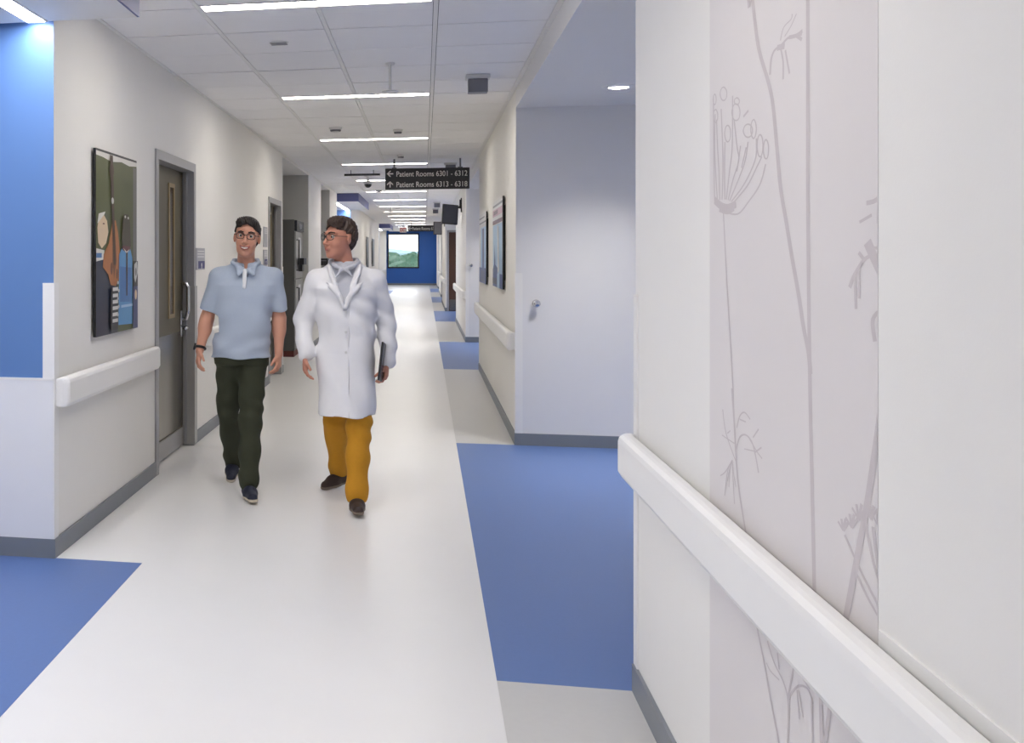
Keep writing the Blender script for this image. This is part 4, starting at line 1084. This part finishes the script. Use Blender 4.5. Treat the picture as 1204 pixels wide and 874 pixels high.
u = np.cross(dd, [0, 1, 0]); u /= np.linalg.norm(u); v = np.cross(dd, u)
m.tube([c0 + (u * math.cos(a) + v * math.sin(a)) * .031 for a in np.linspace(0, 2 * math.pi, 20, endpoint=False)], .0085, 8, closed=True)
m.cyl(c0 - u * .03 * np.sign(u[0]) * 1.0, c0 - u * .043 * np.sign(u[0]), .022, n=18); m.cyl(c0 + v * -.03, c0 + v * -.044, .02, n=18)
m.build('wristwatch', 'black_plastic', man, smooth=False)
place(man, -1.115, 6.50, 'man in pale blue polo shirt and dark olive trousers walking and smiling', math.atan2(1.115, 6.5))

# ---------------- man in a white coat
HIPL, KNEL, ANKL = (-.065, .02, .90), (-.060, .10, .48), (-.028, .37, .11)
HIPR, KNER, ANKR = (.085, .01, .90), (.085, -.12, .48), (.070, -.27, .095)
SHL, ELL, WRL = (-.172, .01, 1.340), (-.252, .06, 1.085), (-.240, -.06, .875)
SHR, ELR, WRR = (.188, .01, 1.340), (.252, .06, 1.085), (.258, -.02, .835)
hd = Head((-.030, -.025, 1.592), rotz(-.88) @ roty(.03)); hd.gaze = 0.0
f = Field(BODY_LO, BODY_HI, .0045)
f.loft([(z, x + .02, y, rx, ry) for z, x, y, rx, ry in TORSO], .02)
f.cap((-.14, .01, 1.34), (.155, .01, 1.34), .045, .045, .05); f.cap((.005, .02, 1.38), hd.w((0, .018, -.06)), .060, .053, .04)
for S_, E_, W_ in ((SHL, ELL, WRL), (SHR, ELR, WRR)):
    f.cap(S_, E_, .05, .04, .03); f.cap(E_, W_, .042, .027, .02)
for H_, K_, A_ in ((HIPL, KNEL, ANKL), (HIPR, KNER, ANKR)):
    f.cap(H_, K_, .072, .048, .04); f.cap(K_, A_, .048, .034, .02)
    A2_ = np.array(A_); f.cap(A2_, A2_ + [0, -.035, -.055], .032, .026, .02)
hand(f, np.array(WRL) + [0, 0, -.01], (.06, -.25, -1), (1, .1, 0), (.1, -1, 0), .6)
hand(f, np.array(WRR) + [-.004, 0, -.005], (-.10, -.10, -1), (-1, .15, 0), (-.1, -1, 0), .95, thumb_in=.75)
hd.build(f)
doc = field_obj('person', f, 'skin_b', None, (0, 0, 0), 0)
hd.extras(doc, 'hair_brown', hair_short(.6, .074, .0), False)
f = Field((-.24, -.22, 1.05), (.26, .18, 1.48), .005)        # shirt
f.loft([(1.06, .012, 0, .165, .118), (1.2, .01, 0, .17, .120), (1.32, .005, .003, .17, .108), (1.38, .005, .01, .14, .086), (1.43, .003, .012, .086, .070), (1.452, .0, .012, .074, .068)], .012)
f.ell((-.006, -.11, 1.452), (.024, .06, .05), .008, 'sub')
for q in (-1, 1):
    P = [(q * .012 - .004, -.10, 1.405), (q * .055, -.082, 1.425), (q * .082, -.025, 1.445), (q * .075, .04, 1.458), (0, .085, 1.462)]
    for a, b in zip(P[:-1], P[1:]): f.cap(a, b, .0135, .0135, .006)
    f.cap((q * .018 - .004, -.108, 1.40), (q * .045, -.120, 1.362), .010, .006, .012)
field_obj('shirt', f, 'shirt_grey', doc, None, 0)
f = Field((-.42, -.30, .50), (.42, .30, 1.50), .0058)
COAT = [(.53, .01, -.035, .172, .205), (.62, .012, -.025, .174, .19), (.75, .012, -.01, .178, .165), (.90, .012, .0, .180, .148), (1.05, .012, .0, .176, .140), (1.18, .01, .0, .188, .140), (1.29, .008, .003, .192, .136), (1.35, .006, .008, .165, .115), (1.40, .004, .014, .118, .094), (1.445, .002, .02, .088, .082)]
f.loft(COAT, .012)
f.cap((-.05, .014, 1.395), (-.155, .01, 1.335), .05, .058, .04); f.cap((.056, .014, 1.395), (.17, .01, 1.335), .05, .058, .04)
for S_, E_, W_ in ((SHL, ELL, WRL), (SHR, ELR, WRR)):
    f.cap(S_, E_, .064, .060, .03); f.cap(E_, np.array(W_) + [0, 0, .01], .060, .050, .02)
# neckline opening and front split
def vneck(D, X, Y, Z):
    hw = np.clip((Z - 1.185) * .30, -.05, .072); v_ = np.maximum(np.maximum(np.abs(X + .002) - hw, Y + .035), 1.185 - Z)
    D = np.maximum(D, -v_)
    ncut = np.sqrt(((X - .002) / .080) ** 2 + ((Y - .012) / .074) ** 2) - 1; D = np.maximum(D, -np.maximum(ncut * .07, 1.37 - Z))
    return D.astype(np.float32)
f.fn(vneck, (-.4, -.4, .45), (.4, .4, 1.55))
f.fn(folds(.009, 26, 8, 10, .2, 1.2, z0=0.45, z1=1.05), (-1, -1, -1), (1, 1, 3)); f.fn(folds(.006, 16, 6, 40, 1.1, z0=0.8, z1=1.37), (-1, -1, -1), (1, 1, 3))
coat = field_obj('white_coat', f, 'coat_white', doc, None, 0)
f = Field((-.2, -.22, 1.12), (.22, .12, 1.48), .0045)       # lapels and coat collar
for q in (-1, 1):
    P = [(q * .008, -.146, 1.175), (q * .034, -.143, 1.25), (q * .062, -.128, 1.32), (q * .082, -.100, 1.375), (q * .094, -.04, 1.42), (q * .085, .045, 1.452), (0, .092, 1.462)]
    for a, b in zip(P[:-1], P[1:]): f.cap(a, b, .012, .013, .006)
    f.cap((q * .035, -.145, 1.25), (q * .088, -.137, 1.305), .010, .006, .012); f.cap((q * .05, -.138, 1.285), (q * .105, -.127, 1.325), .010, .006, .012); f.cap((q * .055, -.142, 1.265), (q * .092, -.137, 1.30), .010, .007, .012)
field_obj('lapels', f, 'coat_white', coat, None, 0)
for z_ in (1.15, 1.03, .91): m = MB(); m.cyl((.008, -.142, z_), (.008, -.158, z_), .008, n=12); m.build('button', 'device_white', coat)
CQ = np.array(COAT); zs = np.linspace(1.18, .535, 24)
m = MB(); m.tube([(.022, float(np.interp(z_, CQ[:, 0], CQ[:, 2] - CQ[:, 4])) - .001, float(z_)) for z_ in zs], .0045, 6); m.build('front_edge', 'coat_white', coat, smooth=True)
f = Field((-.24, -.44, .05), (.26, .50, .95), .0058)
f.loft([(.78, .01, .0, .155, .115), (.92, .01, .0, .155, .115)], .02)
f.cap(np.array(HIPL) + [0, 0, -.06], KNEL, .090, .074, .03); f.cap(KNEL, np.array(ANKL) + [-.01, -.02, -.02], .073, .058, .02)
f.cap(np.array(HIPR) + [0, 0, -.06], KNER, .090, .076, .03); f.cap(KNER, np.array(ANKR) + [0, -.01, -.01], .074, .064, .02)
f.fn(folds(.0065, 12, 12, 44, .8, z0=0.01, z1=0.67), (-1, -1, -1), (1, 1, 3)); f.fn(hemcut, (-.4, -.5, 0), (.4, .6, .2))
field_obj('trousers', f, 'mustard_cloth', doc, None, 0)
shoe(doc, (.012, .375, .022), (-.145, .22, .0), 'brown_shoe', 'sole_brown'); shoe(doc, (.068, -.21, .0), (.078, -.49, .022), 'brown_shoe', 'sole_brown')
place(doc, -.478, 6.35, 'man in long white coat and mustard trousers turning his head sideways', math.atan2(.478, 6.35))
# dark tablet in his hand
rz = math.atan2(.478, 6.35)
tb = thing('tablet_computer', 'black tablet held against the white coat', 'tablet', (0, 0, 0))
R = Matrix.Rotation(rz, 3, 'Z'); C0 = Vector((-.478, 6.35, 0)) + R @ Vector((.226, -.07, .845))
Rt = R @ Matrix.Rotation(-.20, 3, 'Z') @ Matrix.Rotation(.08, 3, 'Y') @ Matrix.Rotation(-.2, 3, 'X')
tb.location = C0; ORG[tb] = np.array(C0[:])
for nm, lo, hi, mt in (('casing', (-.006, -.085, -.115), (.006, .085, .115), 'black_plastic'), ('screen', (.006, -.075, -.105), (.0075, .075, .105), 'screen_grey')):
    o = box(nm, lo, hi, mt, None, .003 if nm == 'casing' else 0)
    for v in o.data.vertices: v.co = Rt @ (v.co + Vector(ORG[o]))
    o.location = (0, 0, 0); o.parent = tb

# ------------------------------------------------------------------ outside the end window
mat('grass', (80, 100, 78), 0.9, var=.2, scale=.05)
mat('hill_far', (128, 152, 168), 0.9, var=.1, scale=.02); mat('hill_mid', (92, 118, 122), 0.9, var=.15, scale=.03)
mat('leaf_a', (44, 72, 62), 0.9, var=.3, scale=1.2); mat('leaf_b', (56, 84, 66), 0.9, var=.3, scale=1.2); mat('bark', (80, 66, 54), 0.9)
GZ = -6.0
gr = box('ground', (-400, 70, GZ - 1), (400, 2200, GZ), 'grass', kind='structure'); setp(gr, 'green meadow outside the end window')
def ridge(y, base, top, m_, label, seed):
    r_ = random.Random(seed); n = 60; V = []; F = []
    for i in range(n):
        x = -700 + 1400 * i / (n - 1); h = base + (top - base) * (.65 + .2 * math.sin(i * .7 + seed) + .15 * r_.random())
        V += [(x, y, GZ - 1), (x, y + 60, h), (x, y + 400, GZ - 1)]
    for i in range(n - 1):
        a = 3 * i; F += [(a, a + 3, a + 4, a + 1), (a + 1, a + 4, a + 5, a + 2)]
    F += [(0, 1, 2), (3 * n - 3, 3 * n - 1, 3 * n - 2)]
    setp(mesh_obj('hill', V, F, m_, None, smooth=True), label, kind='structure')
ridge(1500, 0, 16, 'hill_far', 'pale hazy hill on the horizon', 2); ridge(900, -2, 7.5, 'hill_mid', 'low wooded hill before the horizon', 5)
def tree(x, y, h, w_, m_, label, seed):
    r_ = random.Random(seed); t = thing('tree', label, 'tree', (x, y, GZ), 'trees outside the end window')
    mb = MB(); mb.cyl((x, y, GZ), (x, y, GZ + h * .5), .28, .18, 8); mb.build('trunk', 'bark', t)
    bm = bmesh.new()
    for i in range(9):
        bmesh.ops.create_icosphere(bm, subdivisions=2, radius=1.0, matrix=Matrix.Translation((x + r_.uniform(-.35, .35) * w_, y + r_.uniform(-.35, .35) * w_, GZ + h * r_.uniform(.42, .82))) @ Matrix.Diagonal((w_ * r_.uniform(.22, .36), w_ * r_.uniform(.22, .36), h * r_.uniform(.14, .22), 1)))
    for v in bm.verts: v.co += Vector((r_.uniform(-.3, .3), r_.uniform(-.3, .3), r_.uniform(-.3, .3)))
    bm.verts.index_update()
    mesh_obj('crown', [v.co[:] for v in bm.verts], [[v.index for v in f_.verts] for f_ in bm.faces], m_, t); bm.free()
rt = random.Random(11)
for i in range(15):
    y = 170 + 14 * i; x = -.035 * y + 2 + rt.uniform(-.022, .034) * y
    tree(x, y, rt.uniform(7.0, 9.6), rt.uniform(6, 9), 'leaf_a' if i % 2 else 'leaf_b', 'leafy green tree seen through the end window', i)
